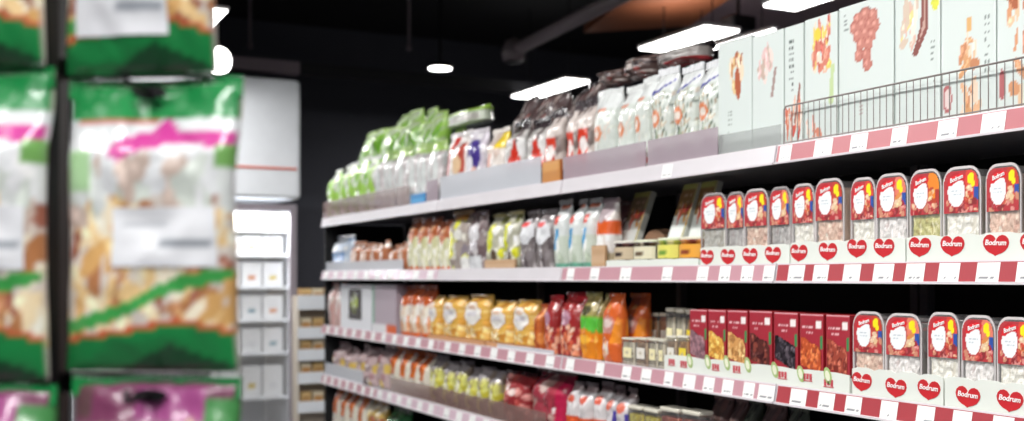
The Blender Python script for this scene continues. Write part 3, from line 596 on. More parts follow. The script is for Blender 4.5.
# ---------------------------------------------------------------- white cartons
def pic(kind, s):
    o = [('bg', 'd9e2de')]
    if kind == 'toast': o += Bl(s, 22, (.4, .55, .72, .85), (.05, .1), ['c98a50', 'e8c890', 'a85830', 'f0dcc0'], .6)+[El(.6, .62, .08, .14, 'b0542c', .2)]+Tx(s, .3, .2, .42, .42, 6, '8c9890', .3)
    if kind == 'pink': o += Bl(s, 26, (.2, .62, .7, .84), (.06, .12), ['e6c4c0', 'f0dcd4', 'd8a8a4', 'c9b0a0'], .5)+[Pg([(.6, .45), (.72, .7), (.8, .7), (.68, .45)], 'a8908a')]
    if kind == 'script': o += Tx(s, .25, .45, .5, .9, 9, '5c6864', .4)+Bl(s, 22, (.1, .08, .9, .36), (.07, .13), ['d8785a', 'c9584a', 'e8b8a0', 'f0d8c8'], .5)+[Pg([(.5, .2), (.8, .52), (.88, .5), (.6, .2)], '9a6c60')]
    if kind == 'berry': o += Bl(s, 34, (.3, .55, .75, .92), (.06, .12), ['d8806a', 'e8b49a', 'c9584a', 'f0dcc8', 'e9cf6a'], .5)+[El(.42, .86, .1, .05, 'ecd23a'), Pg([(.75, .3), (.82, .6), (.92, .6), (.88, .28)], 'c4d8a0')]+Bl(s+1, 8, (.1, .0, .5, .16), (.05, .1), ['d88a70', 'e8c8b8'], .5)
    if kind == 'grape': 
        r = random.Random(5); g = [(.36, .88), (.5, .9), (.64, .88), (.3, .82), (.44, .83), (.58, .82), (.68, .8), (.36, .76), (.5, .76), (.62, .74), (.42, .69), (.56, .68), (.38, .61), (.52, .6), (.54, .53)]
        o += [El(.5, .93, .1, .02, '8c7a70')]
        for u, v in g: o += [El(u, v, .085, .05, 'b86a5c'), El(u, v, .07, .042, 'c88072'), El(u-.02, v+.012, .03, .016, 'e0a090')]
        o += Tx(s, .1, .78, .2, .95, 5, '7c8884', .4) + Tx(s, .4, .1, .46, .34, 8, 'b8a4a0', .4)
    if kind == 'chili': o += Bl(s, 18, (.15, .6, .5, .9), (.06, .12), ['e9d890', 'f0e6d8', 'd8c4b0', 'e0b8a8'], .5)+[Pg([(.4, .52), (.58, .7), (.62, .98), (.74, .98), (.76, .68), (.5, .5)], '8a4c44'), Pg([(.55, .6), (.66, .75), (.66, .95), (.7, .95), (.7, .7)], 'c9a498'), El(.9, .84, .08, .05, 'dfe04a')]+Tx(s, .82, .3, .9, .6, 8, '7c8884', .4)
    if kind == 'loaf': o += [El(.45, .94, .3, .05, 'e3cf4a'), El(.4, .98, .3, .04, '8c6a5a')]+Bl(s, 30, (.4, .02, .66, .56), (.05, .1), ['e8b890', 'd8a070', 'f0d8c0', 'c98860'], .5)+[Rr(.5, .6, .58, .7, 'e0b070')]+Tx(s, .8, .3, .9, .75, 9, '7c8884', .4)+[El(.12, .17, .09, .1, 'b8686a'), El(.12, .17, .06, .07, 'e6d4d0')]
    if kind == 'orange': o += Bl(s, 30, (.25, .05, .9, .85), (.07, .14), ['d89a70', 'c97a50', 'e8c4a0', 'b0603c'], .5)+[Pg([(.3, .8), (.4, .9), (.45, .82)], '6a9a3a'), El(.1, .2, .07, .1, 'b8686a')]
    return o
carts = [(718, 751.5, 'toast', 'a toast picture'), (752, 783.5, 'pink', 'a faint pink picture'), (784, 803.5, 'script', 'upright script and red fruit'), (804, 837.5, 'berry', 'a salad and berry picture'), (838, 894, 'grape', 'a bunch of red grapes'), (894.5, 940, 'chili', 'a brown chili picture'), (940.5, 996, 'loaf', 'a loaf and lemon picture'), (996.5, 1052, 'orange', 'an orange brown picture')]
for a, b, k, n in carts:
    proto('ct_'+k, carton('food_carton', .14, .31, .07, pic(k, sum(map(ord, k))), 'dde6e2', 34, 74), .14, .31, .07)
    put('ct_'+k, 'A', a, b, 0, 'tall white carton with '+n, 'carton', 'tall white cartons on the top shelf', x=XS+.045, gap=.0015, h=.312+.004*math.sin(a), rz=random.uniform(-.015, .015))
for a, b, k, n in carts[1:7]: put('ct_'+k, 'A', a+26, b+26, 0, 'tall white carton behind the one with '+n, 'carton', 'back row of white cartons', x=XS+.13, gap=.002, h=.305)
# wire fence
wf = empty('wire_fence', (XS+.022, 0, SURF['A'])); PLACED.append((wf, 'wire fence guarding the tall white cartons', 'fence', None, 'top shelf', 783))
M_WIRE = mat('bright_wire', '9c9490', .35, .5); y0 = 1.12; y1 = Y(784, XS+.022); hh = .103
MB().tube([(0, y1, .003), (0, y1, hh-.008), (0, y1-.008, hh), (0, y0, hh)], .0022).build('top_wire', M_WIRE, wf)
MB().tube([(0, y1, .012), (0, y0, .012)], .0018).build('bottom_wire', M_WIRE, wf)
yy = y1-.03
while yy > y0: MB().tube([(0, yy, .002), (0, yy, hh-.0025)], .0011, 6).build('upright_wire', M_WIRE, wf); yy -= .0195
fence_strip('A', 719, 781, .06, M_CLEAR, 'low clear fence before the first two cartons')

# ---------------------------------------------------------------- second shelf, left half
mk('bluebag', .2, .17, .1, wr_ops('c4d4e6', ['e6eef6', '8cb0d8', 'f4f6f8'], 31, [Rr(.2, .3, .8, .55, '5a90c8')]), 'dde6f0')
mk('brownbag', .1, .12, .07, wr_ops('b4704c', ['d8a080', 'e8c8b4', '8c4a30', 'f0e0d4'], 32, [El(.5, .5, .3, .2, 'ead0c0')]), 'c98a68')
put('bluebag', 'B', 328, 346, 237, 'pale blue bag at the far end', 'bag', None, x=XS+.03)
for k in range(6): a = 348+k*9.3; put('brownbag', 'B', a, a+9, 243+(k*7 % 5)-2, 'small brown and pink bag', 'bag', 'small brown bags on the second shelf', rz=random.uniform(-.2, .2))
fence_strip('B', 326, 403, .055, M_GREY, 'pale fence strip before the small brown bags')
mk('p_ricetop', .11, .24, .07, [('bg', 'dcdcb8'), Rr(0, .66, 1, 1, 'a85a34'), El(.5, .62, .35, .1, 'c98060'), El(.5, .8, .2, .06, 'e8b48c'), Rr(0, 0, 1, .07, 'd8642c')]+Bl(33, 20, (.1, .1, .9, .6), (.05, .1), ['ecebcc', 'd0cfa0', 'f4f2e0'], 1.4), 'a0583a')
for k in range(4): a = 404+k*10.5; put('p_ricetop', 'B', a, a+10.2, 219+(k % 2), 'cream pouch with brown top and orange base', 'pouch', 'cream pouches on the second shelf')
mk('p_seed', .1, .22, .06, wr_ops('a89c94', ['d8d4c8', '6a6060', 'dfe04a', 'f0f0ec', '8a8088'], 34, [El(.3, .4, .15, .2, 'd8d834'), El(.6, .6, .2, .08, 'f0efe6'), Rr(.2, .85, .8, 1, 'c98a34')]), 'b89a70', wr=1.6)
mk('p_dark', .1, .22, .06, wr_ops('6e5c5e', ['9a8c8c', '4a3c40', 'd8d4d4'], 35, [El(.5, .65, .3, .16, 'e6e4e6'), Rr(.2, 0, .8, .24, 'e2e4e6'), El(.5, .42, .18, .1, 'c9c4c8')]), '7a5a5e', wr=1.6)
mk('p_lime', .1, .22, .06, wr_ops('b9b8a4', ['e8e8d4', '6e7040', 'd8d82c', 'f6f6ee'], 36, [El(.3, .5, .25, .2, 'd2d61e'), El(.65, .7, .2, .1, 'f4f4ec'), El(.6, .25, .15, .1, '5a4a3a')]), 'a8a070', wr=1.6)
mk('p_round', .1, .22, .06, wr_ops('7c7474', ['a39c9c', '5c5254', '8c8486'], 37, []), '8a8486', wr=1.6, label=(.1, .42, .95, .85, True), lab_ops=[('bg', 'dedfe2'), El(.5, .78, .3, .12, 'd83a3a'), El(.5, .4, .3, .2, 'eceef0')])
mk('p_teal', .1, .24, .07, wr_ops('cdd6c8', ['e8ece2', 'b4c0ac', 'f4f6f0'], 38, [Rr(0, .5, 1, 1, 'dfe4e2'), El(.45, .72, .22, .08, 'd0483c'), Pg([(.2, .3), (.45, .6), (.7, .6), (.45, .28)], '4a9ed0'), Rr(0, 0, 1, .08, '6aa890'), Rr(.2, .9, .9, 1, 'c9785c')]), 'd8dcd8')
G2 = 'pouches in the middle of the second shelf'
for k, a, b, t, n in (('p_seed', 446, 464.5, 211, 'clear seed pouch with yellow print'), ('p_dark', 465.5, 483, 212, 'dark pouch with a white label'), ('p_lime', 484, 499.5, 213, 'lime and silver pouch'), ('p_lime', 500, 515.5, 211, 'lime and silver pouch'), ('p_round', 516, 531.5, 209, 'smoky pouch with a round white sticker'), ('p_round', 532, 548.5, 209, 'smoky pouch with a round white sticker'), ('p_teal', 551, 563, 202, 'pale pouch with blue and red print'), ('p_teal', 563.5, 576, 199, 'pale pouch with blue and red print'), ('p_teal', 576.5, 590.5, 197, 'pale pouch with blue and red print')):
    put(k, 'B', a, b, t, n, 'pouch', G2, rz=random.uniform(-.1, .1), x=XT+.004)
proto('kraft', carton('kraft_carton', .12, .05, .01, [('bg', 'c4a07c'), Rr(.1, .2, .9, .5, 'cfae8c')], 'b08c68', 10, 6), .12, .05, .01)
put('kraft', 'B', 484, 515, 260, 'low kraft card strip before the lime pouches', 'box', 'kraft strips', x=XS+.022)
mk('p_orangelab', .11, .22, .07, wr_ops('d8cfc8', ['ece8e4', 'c4b8b4'], 41, [Rr(0, .5, 1, .68, 'e2622c'), El(.5, .82, .42, .16, 'b0a0a4'), El(.45, .35, .3, .12, 'f4f4f0'), Rr(0, .05, 1, .22, 'd8c8a4')]), 'b8a8ac')
mk('p_pinkround', .11, .22, .07, wr_ops('7c5450', ['9a6c66', '5c3a38'], 42, [El(.5, .8, .4, .18, '94686a')]), '6a4a4a')
put('p_orangelab', 'B', 591.5, 608, 199, 'clear pouch with an orange band', 'pouch', None); put('p_pinkround', 'B', 607, 622, 203, 'dull pink pouch behind the orange banded one', 'pouch', None, x=XT+.13)
put('kraft', 'B', 590.5, 605, 246, 'low kraft card strip before the orange banded pouch', 'box', 'kraft strips', x=XS+.022)
# leaning packs
def make_lean(key, top):
    w, h, d = .085, .27, .022
    ops = [('bg', 'e6ebe6'), Rr(0, .6, 1, 1, top), Rr(0, .93, 1, 1, 'b8b868'), Rr(.92, .3, 1, 1, 'b0a878')]+Bl(51, 14, (0, .55, 1, .72), (.08, .15), ['d8604a', 'e9b04a', 'f0e0c8', 'a83a3a'], .4)+Tx(6, .2, .75, .8, .88, 2, 'c9a890', .4)
    root = carton('leaning_pack', w, h, d, ops, 'c9ccc4', 16, 34); proto(key, root, w, h, d)
make_lean('lean1', '8c7858'); make_lean('lean2', '96703f')
put('lean1', 'B', 611, 628, 0, 'leaning fruit pack with brown and olive top', 'pack', 'leaning fruit packs', x=1.925, lean=.36, h=.262, zoff=.009)
put('lean2', 'B', 658, 674, 0, 'leaning fruit pack beside the brown arch', 'pack', 'leaning fruit packs', x=1.925, lean=.36, h=.27, zoff=.009)
put('lean2', 'B', 680, 697, 0, 'leaning fruit pack half hidden by the first tub', 'pack', 'leaning fruit packs', x=1.945, lean=.30, h=.265, zoff=.009) 
# brown round drum standing on its edge behind cups
m = MB(); pts = [(.06*math.cos(2*math.pi*k/32), .06+.06*math.sin(2*math.pi*k/32)) for k in range(32)]
rd = empty('round_box', (1.985, Y(654, 1.985), SURF['B']+.005), -math.pi/2+.1); PLACED.append((rd, 'round brown box standing on its rim behind the cups', 'box', None, 'second shelf', 655))
MB().prism(pts, 0, .04, .002).build('round_body', mat('brown_card', '8c6a50', .6), rd); MB().prism([(p[0]*1.04, p[1]*1.04-.0025) for p in pts], .041, .05).build('round_lid', mat('tan_card', 'a88468', .6), rd)

# ---------------------------------------------------------------- third shelf, left half
mk('pinkpack', .12, .2, .07, wr_ops('d0a8a0', ['ecd8d0', 'b87468', 'f4ece8'], 61, []), 'c9948c')
for a, b in ((326.5, 332.5), (333, 339)): put('pinkpack', 'C', a, b, 284, 'pink and white bag beside the white window carton', 'bag', 'pink bags on the third shelf', x=XS+.03)
wb = carton('white_window_carton', .3, .22, .1, [('bg', 'eaecf0')], 'dfe2e6', 10, 10); 
MB().box((-.06, -.002, .05), (.065, -.0005, .2)).build('dark_window', mat('dark_window_film', '3a3430', .25), wb)
s = sheet(lambda u, v: (-.03+.06*u, -.0032, .08+.1*v), [('bg', '7c8c3c')]+Bl(4, 14, (0, 0, 1, 1), (.15, .3), ['b8cc4a', 'e8ece0', '5a5a2c']), 8, 8, mask=lambda u, v: (2*u-1)**2+(2*v-1)**2 < 1); s.build('window_picture', M_CARD, wb)
proto('wwc', wb, .3, .22, .1); put('wwc', 'C', 340, 371, 285, 'white carton with a dark square window', 'carton', None)
lc = carton('lilac_carton', .25, .2, .1, [('bg', 'b8aab4'), Rr(0, 0, .12, 1, '8cb8a0'), Rr(0, .0, .6, .16, 'e8e8ea'), Rr(.6, 0, 1, .2, 'e0642c')], 'a89aa4', 14, 14); proto('lilac', lc, .25, .2, .1)
put('lilac', 'C', 372, 396, 285, 'dull lilac carton with an orange corner', 'carton', None)
mk('p_orangetop', .13, .24, .08, [('bg', 'ead8c0'), Rr(0, .62, 1, 1, 'c05a2a')]+Bl(62, 18, (0, .05, 1, .62), (.07, .14), ['f4ecdc', 'e0a070', 'f6f4ee', 'd8844a'], 1.0)+[Rr(0, 0, 1, .08, 'dc642a')], 'b0502a')
for a, b, t in ((397, 406, 287), (406.5, 415.5, 286), (416, 426, 286)): put('p_orangetop', 'C', a, b, t, 'cream pouch with orange top', 'pouch', 'orange topped pouches on the third shelf', rz=random.uniform(-.1, .1))
mk('pasta', .17, .17, .08, [('bg', 'e4b458')]+Bl(63, 60, (0, 0, 1, 1), (.05, .1), ['f0d080', 'dca040', 'f8e8b0', 'cc8c38'], .8), 'e0b860', name='pasta_bag', shape='brick', wr=1.3, label=(.2, .34, .85, .85, True), lab_ops=[('bg', 'efece6'), Rr(.2, .4, .8, .6, 'd4d0d4'), El(.5, .78, .3, .1, 'd8b8a0')])
for a, b, t in ((427, 437, 297), (438, 459, 297), (460, 484, 296), (486, 508, 302), (509, 530, 301)): put('pasta', 'C', a, b, t, 'yellow pasta bag with a round white label', 'bag', 'yellow pasta bags on the third shelf', zoff=.022, rz=random.uniform(-.06, .06), gap=.004)
proto('kraft2', carton('kraft_carton', .3, .02, .12, [('bg', 'c99468'), Rr(.1, .3, .9, .6, 'd8a880')], 'b88458', 10, 4), .3, .02, .12)
for a, b in ((427, 484.5), (485, 531)): put('kraft2', 'C', a, b, 0, 'low kraft carton under the yellow pasta bags', 'box', 'kraft cartons', x=XS+.03, h=.0205)
mk('p_orangeend', .08, .19, .06, wr_ops('c0622c', ['e8944a', 'd8b08c', '9a4420'], 64, []), 'b0502a'); put('p_orangeend', 'C', 531.5, 539, 305, 'narrow orange bag after the pasta bags', 'bag', None)
fence_strip('C', 497, 554, .02, M_GREY, 'very low clear strip before the red pouches')
mk('p_fruitred', .12, .25, .08, [('bg', '9c2a2a'), Rr(0, .88, 1, 1, 'c02c34'), El(.4, .6, .3, .12, 'b8889a')]+Bl(65, 46, (0, .03, 1, .48), (.06, .11), ['e8906a', 'f0b090', 'c9543c', 'f4d0b8', 'd8704a'], .6), 'b82830', nu=22, nv=34)
for a, b, t in ((541, 553, 296), (555, 575.5, 293)): put('p_fruitred', 'C', a, b, t, 'red pouch of orange dried fruit', 'pouch', 'red pouches on the third shelf', x=XT+.006, rz=.05)
mk('p_mango', .11, .25, .07, [('bg', '86a83c'), Rr(0, .66, 1, 1, 'a89a60'), El(.5, .74, .3, .07, '4a4a2c'), Rr(0, .42, 1, .62, '5cc040'), Pg([(0, .4), (.5, .48), (1, .38), (1, 0), (0, 0)], 'e88a1c'), El(.5, .3, .35, .07, 'f4b43c'), El(.4, .14, .3, .06, 'f09a24'), El(.1, .1, .2, .08, 'b86018')], '9a9458', nu=22, nv=34)
put('p_mango', 'C', 576, 592, 293, 'green pouch with yellow mango slices', 'pouch', None, x=XT+.004)
put('p_mango', 'C', 592.5, 597, 294, 'thin green pouch edge beside the mango pouch', 'pouch', None, x=XT+.004)
mk('p_orange', .12, .26, .07, [('bg', 'd8642a'), El(.5, .55, .36, .13, 'cf8f84'), El(.5, .57, .24, .07, 'e6cfc8'), Pg([(.62, .28), (.95, .7), (.98, .28)], 'f0922c'), El(.5, .8, .1, .03, 'f0b060')]+Bl(66, 30, (.05, .03, .55, .3), (.06, .1), ['f4dcc0', 'c9583a', 'e8a070', 'f8ece0'], .6), 'c8581f', nu=22, nv=34)
for a, b, t in ((597.5, 616, 294), (618.5, 640, 294)): put('p_orange', 'C', a, b, t, 'glossy orange pouch with a pink oval', 'pouch', 'orange pouches on the third shelf', x=XT+.006 if a < 600 else XT+.085, rz=-.03)

# ---------------------------------------------------------------- fourth shelf
mk('p_net', .15, .2, .09, wr_ops('c8b0b0', ['ece4e0', 'a06c70', 'e0c060', 'f4f0ee', 'b88c90'], 71, []), 'a88084', wr=2)
for k, a in enumerate((331, 341.5, 352, 362.5, 374)): put('p_net', 'D', a, a+10, 344+k*.8+(k % 2)*3, 'pinkish clear bag with white pieces', 'bag', 'pinkish clear bags on the fourth shelf', rz=random.uniform(-.2, .2))
fence_strip('D', 325, 363, .075, M_GREY, 'pale fence before the pinkish bags')
mk('p_tri', .13, .22, .08, [('bg', 'e2dccc'), Pg([(.1, 1), (.3, .4), (.7, .4), (.9, 1)], 'd8702c'), Pg([(.3, .9), (.5, .5), (.7, .9)], 'b84a20')]+Bl(72, 12, (.1, 0, .9, .4), (.08, .15), ['f2efe6', 'd8c8a8', 'eee9dc'], .8), 'c86028', wr=1.6)
for k, a in enumerate((388, 397.5, 407, 416.5)): put('p_tri', 'D', a, a+9, 348+k*2.2, 'white bag with an orange triangle top', 'bag', 'orange topped bags on the fourth shelf', rz=random.uniform(-.15, .15))
mk('p_lemon', .13, .2, .08, [('bg', '8c7c70'), El(.5, .85, .4, .12, 'a09a9c')]+Bl(73, 30, (.05, 0, .95, .7), (.08, .16), ['d8d878', 'eeeac0', 'c8c040', 'e8e6d0', 'a09040'], .8), '8a8286', wr=1.8)
for k, a in enumerate((427, 438.5, 450, 461.5, 473, 484.5)): put('p_lemon', 'D', a, a+11, 357+k*2.8+(k % 2)*2, 'smoky bag of yellow and cream pieces', 'bag', 'yellow filled bags on the fourth shelf', rz=random.uniform(-.15, .15))
mk('p_cherry', .16, .21, .09, wr_ops('962c30', ['b84a44', '7a1e24', 'd89088'], 74, [El(.35, .7, .14, .07, 'f0dcd4'), El(.6, .62, .14, .06, 'f0dcd4')]), '5a2226', wr=2)  # pale ellipses: shiny highlights painted into the bag colour
put('p_cherry', 'D', 497, 522, 372, 'deep red bag with painted pale highlights', 'bag', None)
mk('p_magenta', .2, .22, .1, wr_ops('a83c4a', ['d8b0a8', 'f0e4e0', '8c3440', 'e6ccc4', 'b08c84'], 75, [Rr(0, .2, .12, 1, 'b81c48'), Rr(.82, 0, 1, 1, 'b81c48')]), '7a5c5c', wr=2)
put('p_magenta', 'D', 524, 560, 372, 'large magenta edged bag of pale pieces', 'bag', None)
mk('p_strip', .11, .22, .07, wr_ops('d8d4d4', ['f0eeee', 'b8aeb0', 'e8e4e4'], 76, [El(.5, .72, .28, .08, 'd8604a'), Rr(0, .1, 1, .4, 'd8582c'), Rr(0, .84, 1, 1, '8c7c7c')]), '84787a', wr=1.6)
for a, b, t in ((563, 574.5, 382), (575, 588, 383), (589, 601, 384)): put('p_strip', 'D', a, b, t, 'white pouch with orange base', 'pouch', 'white and orange pouches on the fourth shelf')
mk('p_blueedge', .11, .22, .07, wr_ops('cfcacc', ['ecebec', 'b4a8aa'], 77, [El(.5, .7, .28, .08, 'd8705a'), Rr(.84, 0, 1, .6, '4a3c9c'), Rr(0, .84, 1, 1, '8c7c7c')]), '84787a', wr=1.6)
for a, b, t in ((602, 611.5, 387), (612, 626, 388)): put('p_blueedge', 'D', a, b, t, 'white pouch with a violet edge', 'pouch', 'violet edged pouches on the fourth shelf')
make_canister('can_yellow', ['d8c43a', 'a8984a', 'e8dc70'], 'e8d83a'); make_canister('can_red', ['b0503a', 'd8947a', '8c3428'], 'c9b8b0')
for a, b, t, k, n in ((627, 642, 406, 'can_yellow', 'yellow'), (643, 658, 409, 'can_yellow', 'yellow'), (659, 679, 408, 'can_red', 'red'), (681, 700, 411, 'can_red', 'red')): put(k, 'D', a, b, t, 'clear lidded pot of '+n+' pieces', 'canister', 'clear pots on the fourth shelf')
mk('p_dusky', .13, .24, .07, wr_ops('806460', ['a48680', '5c4644', '946c66'], 78, [Rr(.2, .45, .8, .7, 'a88880')]), '947470'); mk('p_olive', .13, .24, .07, wr_ops('4c5648', ['6a7460', '343c34'], 79, []), '5c6454')
for a, b, t, k, n in ((703, 722, 397, 'p_dusky', 'dusky pink pouch'), (724, 737, 399, 'p_dusky', 'dusky pink pouch'), (738, 752, 401, 'p_olive', 'dark olive pouch'), (754, 776, 403, 'p_dusky', 'dusky pink pouch'), (778, 800, 408, 'p_olive', 'dark olive pouch')): put(k, 'D', a, b, t, n, 'pouch', 'dusky pouches on the fourth shelf', x=XT+.09)
fence_strip('D', 390, 546, .078, M_BROWN, 'long brownish clear fence before bagged goods')
# lowest shelf
for k, a in enumerate((331, 339, 347, 355.5)): put('p_tri', 'E', a, a+7.5, 0, 'white bag with an orange triangle top', 'bag', 'orange topped bags on the lowest shelf', h=.235-.01*(k % 2))
mk('p_mix', .14, .22, .08, wr_ops('c8a85c', ['e8d090', 'a8543a', 'f0e8d4'], 81, []), 'c08c50', wr=1.6); mk('p_leaf', .2, .2, .1, wr_ops('2c6c3c', ['4a9458', '1c4c2a', '6cb070'], 82, []), '2c6c3c', wr=2)
for a, b in ((365, 372), (373, 380)): put('p_mix', 'E', a, b, 0, 'small golden brown bag', 'bag', 'golden bags on the lowest shelf', h=.22)
put('p_leaf', 'E', 381, 398, 0, 'dark green bag', 'bag', None, h=.2)

# ---------------------------------------------------------------- labels of everything on the shelves
ORD = ['first', 'second', 'third', 'fourth', 'fifth', 'sixth', 'seventh', 'eighth', 'ninth', 'tenth', 'eleventh', 'twelfth']
grp = {}
for r in PLACED: grp.setdefault((r[1], r[4]), []).append(r)
for (phs, shf), l in grp.items():
    l.sort(key=lambda r: r[5])
    for i, (o, p, cat, g, s, px) in enumerate(l):
        if len(l) == 1: lb = f'{p}, {s}'
        else: lb = f'{p}, {ORD[i]} from the left, {s}'
        tag(o, lb, cat, g)

# ---------------------------------------------------------------- hanging bags close to the lens
M_BLK = mat('black_metal', '0d0d10', .45, .3)
rz = -A0-.1
rk = empty('display_rack', (0, 0, 0)); tag(rk, 'black metal display rack holding the hanging nut bags', 'rack')
pc = at_depth(50, 210, 1.1); rx = Vector((math.cos(rz), math.sin(rz), 0)); ry = Vector((-math.sin(rz), math.cos(rz), 0))
def loc_box(cx, y, z, w, d, h, name, m, parent):
    b = MB().box((-w/2, -d/2, -h/2), (w/2, d/2, h/2), min(w, d, h)*.15).build(name, m, parent); b.location = Vector((pc.x, pc.y, z))+rx*cx+ry*y; b.rotation_euler.z = rz; return b
loc_box(0, 0, 1.1, .03, .03, 2.2, 'post', M_BLK, rk); loc_box(-.19, 0, 1.1, .022, .03, 2.2, 'post', M_BLK, rk)
loc_box(-.09, .0, .02, .5, .4, .035, 'base_plate', M_BLK, rk)
for z in (1.98, 1.66, 1.345, 1.02): loc_box(-.02, .012, z, .36, .012, .02, 'crossbar', M_BLK, rk)
def nut_ops(seed, head=True):
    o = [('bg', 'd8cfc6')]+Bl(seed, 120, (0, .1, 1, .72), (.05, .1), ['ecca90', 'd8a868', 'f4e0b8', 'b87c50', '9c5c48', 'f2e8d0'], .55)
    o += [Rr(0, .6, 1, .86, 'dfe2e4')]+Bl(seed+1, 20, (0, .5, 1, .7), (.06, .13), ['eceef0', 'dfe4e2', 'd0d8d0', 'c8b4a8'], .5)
    o += [Pg([(.3, .74), (.34, .8), (.52, .82), (.6, .88), (.68, .82), (.98, .82), (.98, .755), (.7, .775), (.5, .755), (.36, .715)], 'c83c94'), Rr(.03, .62, .2, .75, 'a8cf9c'), Rr(.9, .7, 1, .78, '7ab060')]
    o += [Pg([(0, .86), (1, .875), (1, 1), (0, 1)], '1c8c48'), Pg([(0, .85), (1, .867), (1, .875), (0, .858)], 'c9685a')]
    o += [Pg([(0, .17), (.4, .24), (.7, .33), (1, .36), (1, .32), (.6, .26), (.4, .19), (0, .12)], '3ea04c'), Pg([(0, .1), (.35, .13), (.7, .17), (1, .13), (1, 0), (0, 0)], '178040'), Pg([(0, .12), (.35, .15), (.7, .19), (1, .15), (1, .13), (.7, .17), (.35, .13), (0, .1)], 'c9603c'), Pg([(.3, 0), (.65, .1), (1, .02), (1, 0)], '0c4824')]
    return o
STK = [('bg', 'e6e8ec'), Rr(.5, .35, .95, .45, '9aa0a8'), Rr(.08, .7, .5, .76, 'c0c4ca')]
def hang(px0, px1, top, bot, key, ops, label, d=1.0,  stk=(.33, .36, .92, .56, False), seedn=1, hook=True, sops=STK):
    px0 -= 15; px1 -= 4
    a = at_depth(px0, top, d); b = at_depth(px1, bot, d); w = (at_depth(px1, 200, d)-at_depth(px0, 200, d)).length; h = a.z-b.z
    m = bag('hanging_nut_bag', w, h, .05, ops, nu=44, nv=64, seed=seedn, wr=1.2, shape='pillow', seal='1c8c48', label=stk, lab_ops=sops, sealname='green_header', mt=M_GLOSS)
    c = at_depth((px0+px1)/2, bot, d); m.location = c; m.rotation_euler = (0, 0, rz); tag(m, label, 'bag', 'nut bags hanging on the rack')
    # euro slot and hook the bag hangs on
    sl = MB().prism([(.014*math.cos(t)*1.2, .006*math.sin(t)) for t in [2*math.pi*k/16 for k in range(16)]], -.001, .001).build('hanger_slot', M_BLK, m); sl.location = (0, .018, h*.955)
    p = Vector((c.x, c.y, a.z-h*.045)); pth = [p-ry*.03, p, p+ry*.10] 
    hk = MB().tube([pth[0]+Vector((0, 0, .01)), pth[0], pth[1], pth[2]], .003); hk.build('hook', M_BLK, rk)
    return m
M_GLOSS = print_mat('glossy_bag_print', .32, .4, .4)
hang(63, 238, 76, 374, 'n', nut_ops(90), 'blurred nut bag with complete green header and white sticker')
hang(-122, 44, 66, 384, 'n', nut_ops(95), 'blurred nut bag cut off at the picture edge, middle row', seedn=4)
hang(64, 214, -230, 70, 'n', nut_ops(99), 'blurred nut bag hanging above the complete one', seedn=6, stk=(.12, .12, .74, .36, False))
hang(-120, 40, -225, 62, 'n', nut_ops(102), 'blurred nut bag cut off at the edge, upper row', seedn=8)
def purple_ops(seed): return [('bg', '9a7c86'), Pg([(0, .86), (1, .87), (1, 1), (0, 1)], '7a3a5c'), Rr(.4, .86, .8, .97, 'a8508c'), Rr(.8, .8, 1, .95, '4a9050'), Rr(.0, .88, .15, 1, '6a4a50')]+Bl(seed, 60, (0, 0, 1, .8), (.05, .1), ['c8a88c', 'e0d0c0', '8c6450'], .6)
hang(66, 236, 384, 690, 'n', purple_ops(7), 'blurred nut bag with a purple header below the complete one', seedn=3)
hang(-122, 46, 392, 695, 'n', purple_ops(9), 'blurred purple headed bag cut off at the edge', seedn=9)

# ---------------------------------------------------------------- fridge and rack at the back
M_FR = mat('fridge_frame_grey', '938b93', .4); M_WH = mat('white_enamel', 'e9edf2', .35)
YF = 7.5
def XF(px, y=YF): return (F*SA+(px-512)*CA)*y/(F*CA-(px-512)*SA)
def ZF(py, px, y=YF): return CAMZ+(HZ-py)*y/(F*CA-(px-512)*SA)
fr = empty('glass_door_fridge', (0, 0, 0)); tag(fr, 'tall white glass door fridge beyond the hanging bags', 'fridge')
xr = XF(296); xl = xr-1.45; zt = ZF(204, 285)
MB().box((xr-.03, YF+.03, 0), (xr, YF+.75, zt)).build('side_panel', M_WH, fr); MB().box((xl, YF+.03, 0), (xl+.03, YF+.75, zt)).build('side_panel', M_WH, fr)
MB().box((xl+.03, YF+.72, .1), (xr-.03, YF+.75, zt)).build('inner_back', M_WH, fr); MB().box((xl, YF+.03, 0), (xr, YF+.71, .12)).build('base', M_FR, fr)
hd = MB().box((xl, YF-.02, ZF(200, 285)+.01), (XF(300), YF+.7, ZF(80, 285)), .02).build('header_sign', M_WH, fr)
MB().box((xl+.6, YF-.026, ZF(169.5, 270)), (XF(296), YF-.0205, ZF(167, 270))).build('red_stripe', mat('salmon_stripe', 'd8776a', .5), hd)
for k in range(2):
    x1 = xr-k*.72; x0 = x1-.71; dr = MB()
    for a, b in (((x0, YF-.02, .12), (x0+.045, YF+.025, zt-.005)), ((x1-.045, YF-.02, .12), (x1, YF+.025, zt-.005)), ((x0+.046, YF-.02, .12), (x1-.046, YF+.025, .2)), ((x0+.046, YF-.02, zt-.05), (x1-.046, YF+.025, zt-.005))): dr.box(a, b)
    dd = dr.build('door', M_FR, fr); MB().box((x0+.046, YF-.004, .2), (x1-.046, YF+.002, zt-.05)).build('glass_pane', M_CLEAR, dd); MB().tube([(x0+.02, YF-.05, .9), (x0+.02, YF-.05, 1.3)], .01).build('handle', M_FR, dd)
SH = [.25]+[ZF(p, 270, YF+.2) for p in (385, 352, 316, 278, 244)][0:0]
levels = [.14]+[ZF(p, 272, YF+.1)-.02 for p in (396, 352, 319, 286, 254, 229)]
for z in levels: MB().box((xl+.031, YF+.08, z), (xr-.031, YF+.7, z+.02)).build('wire_shelf', M_WH, fr)
M_LAMP = emit_mat('fridge_lamp_glow', (1, 1, 1), 6)
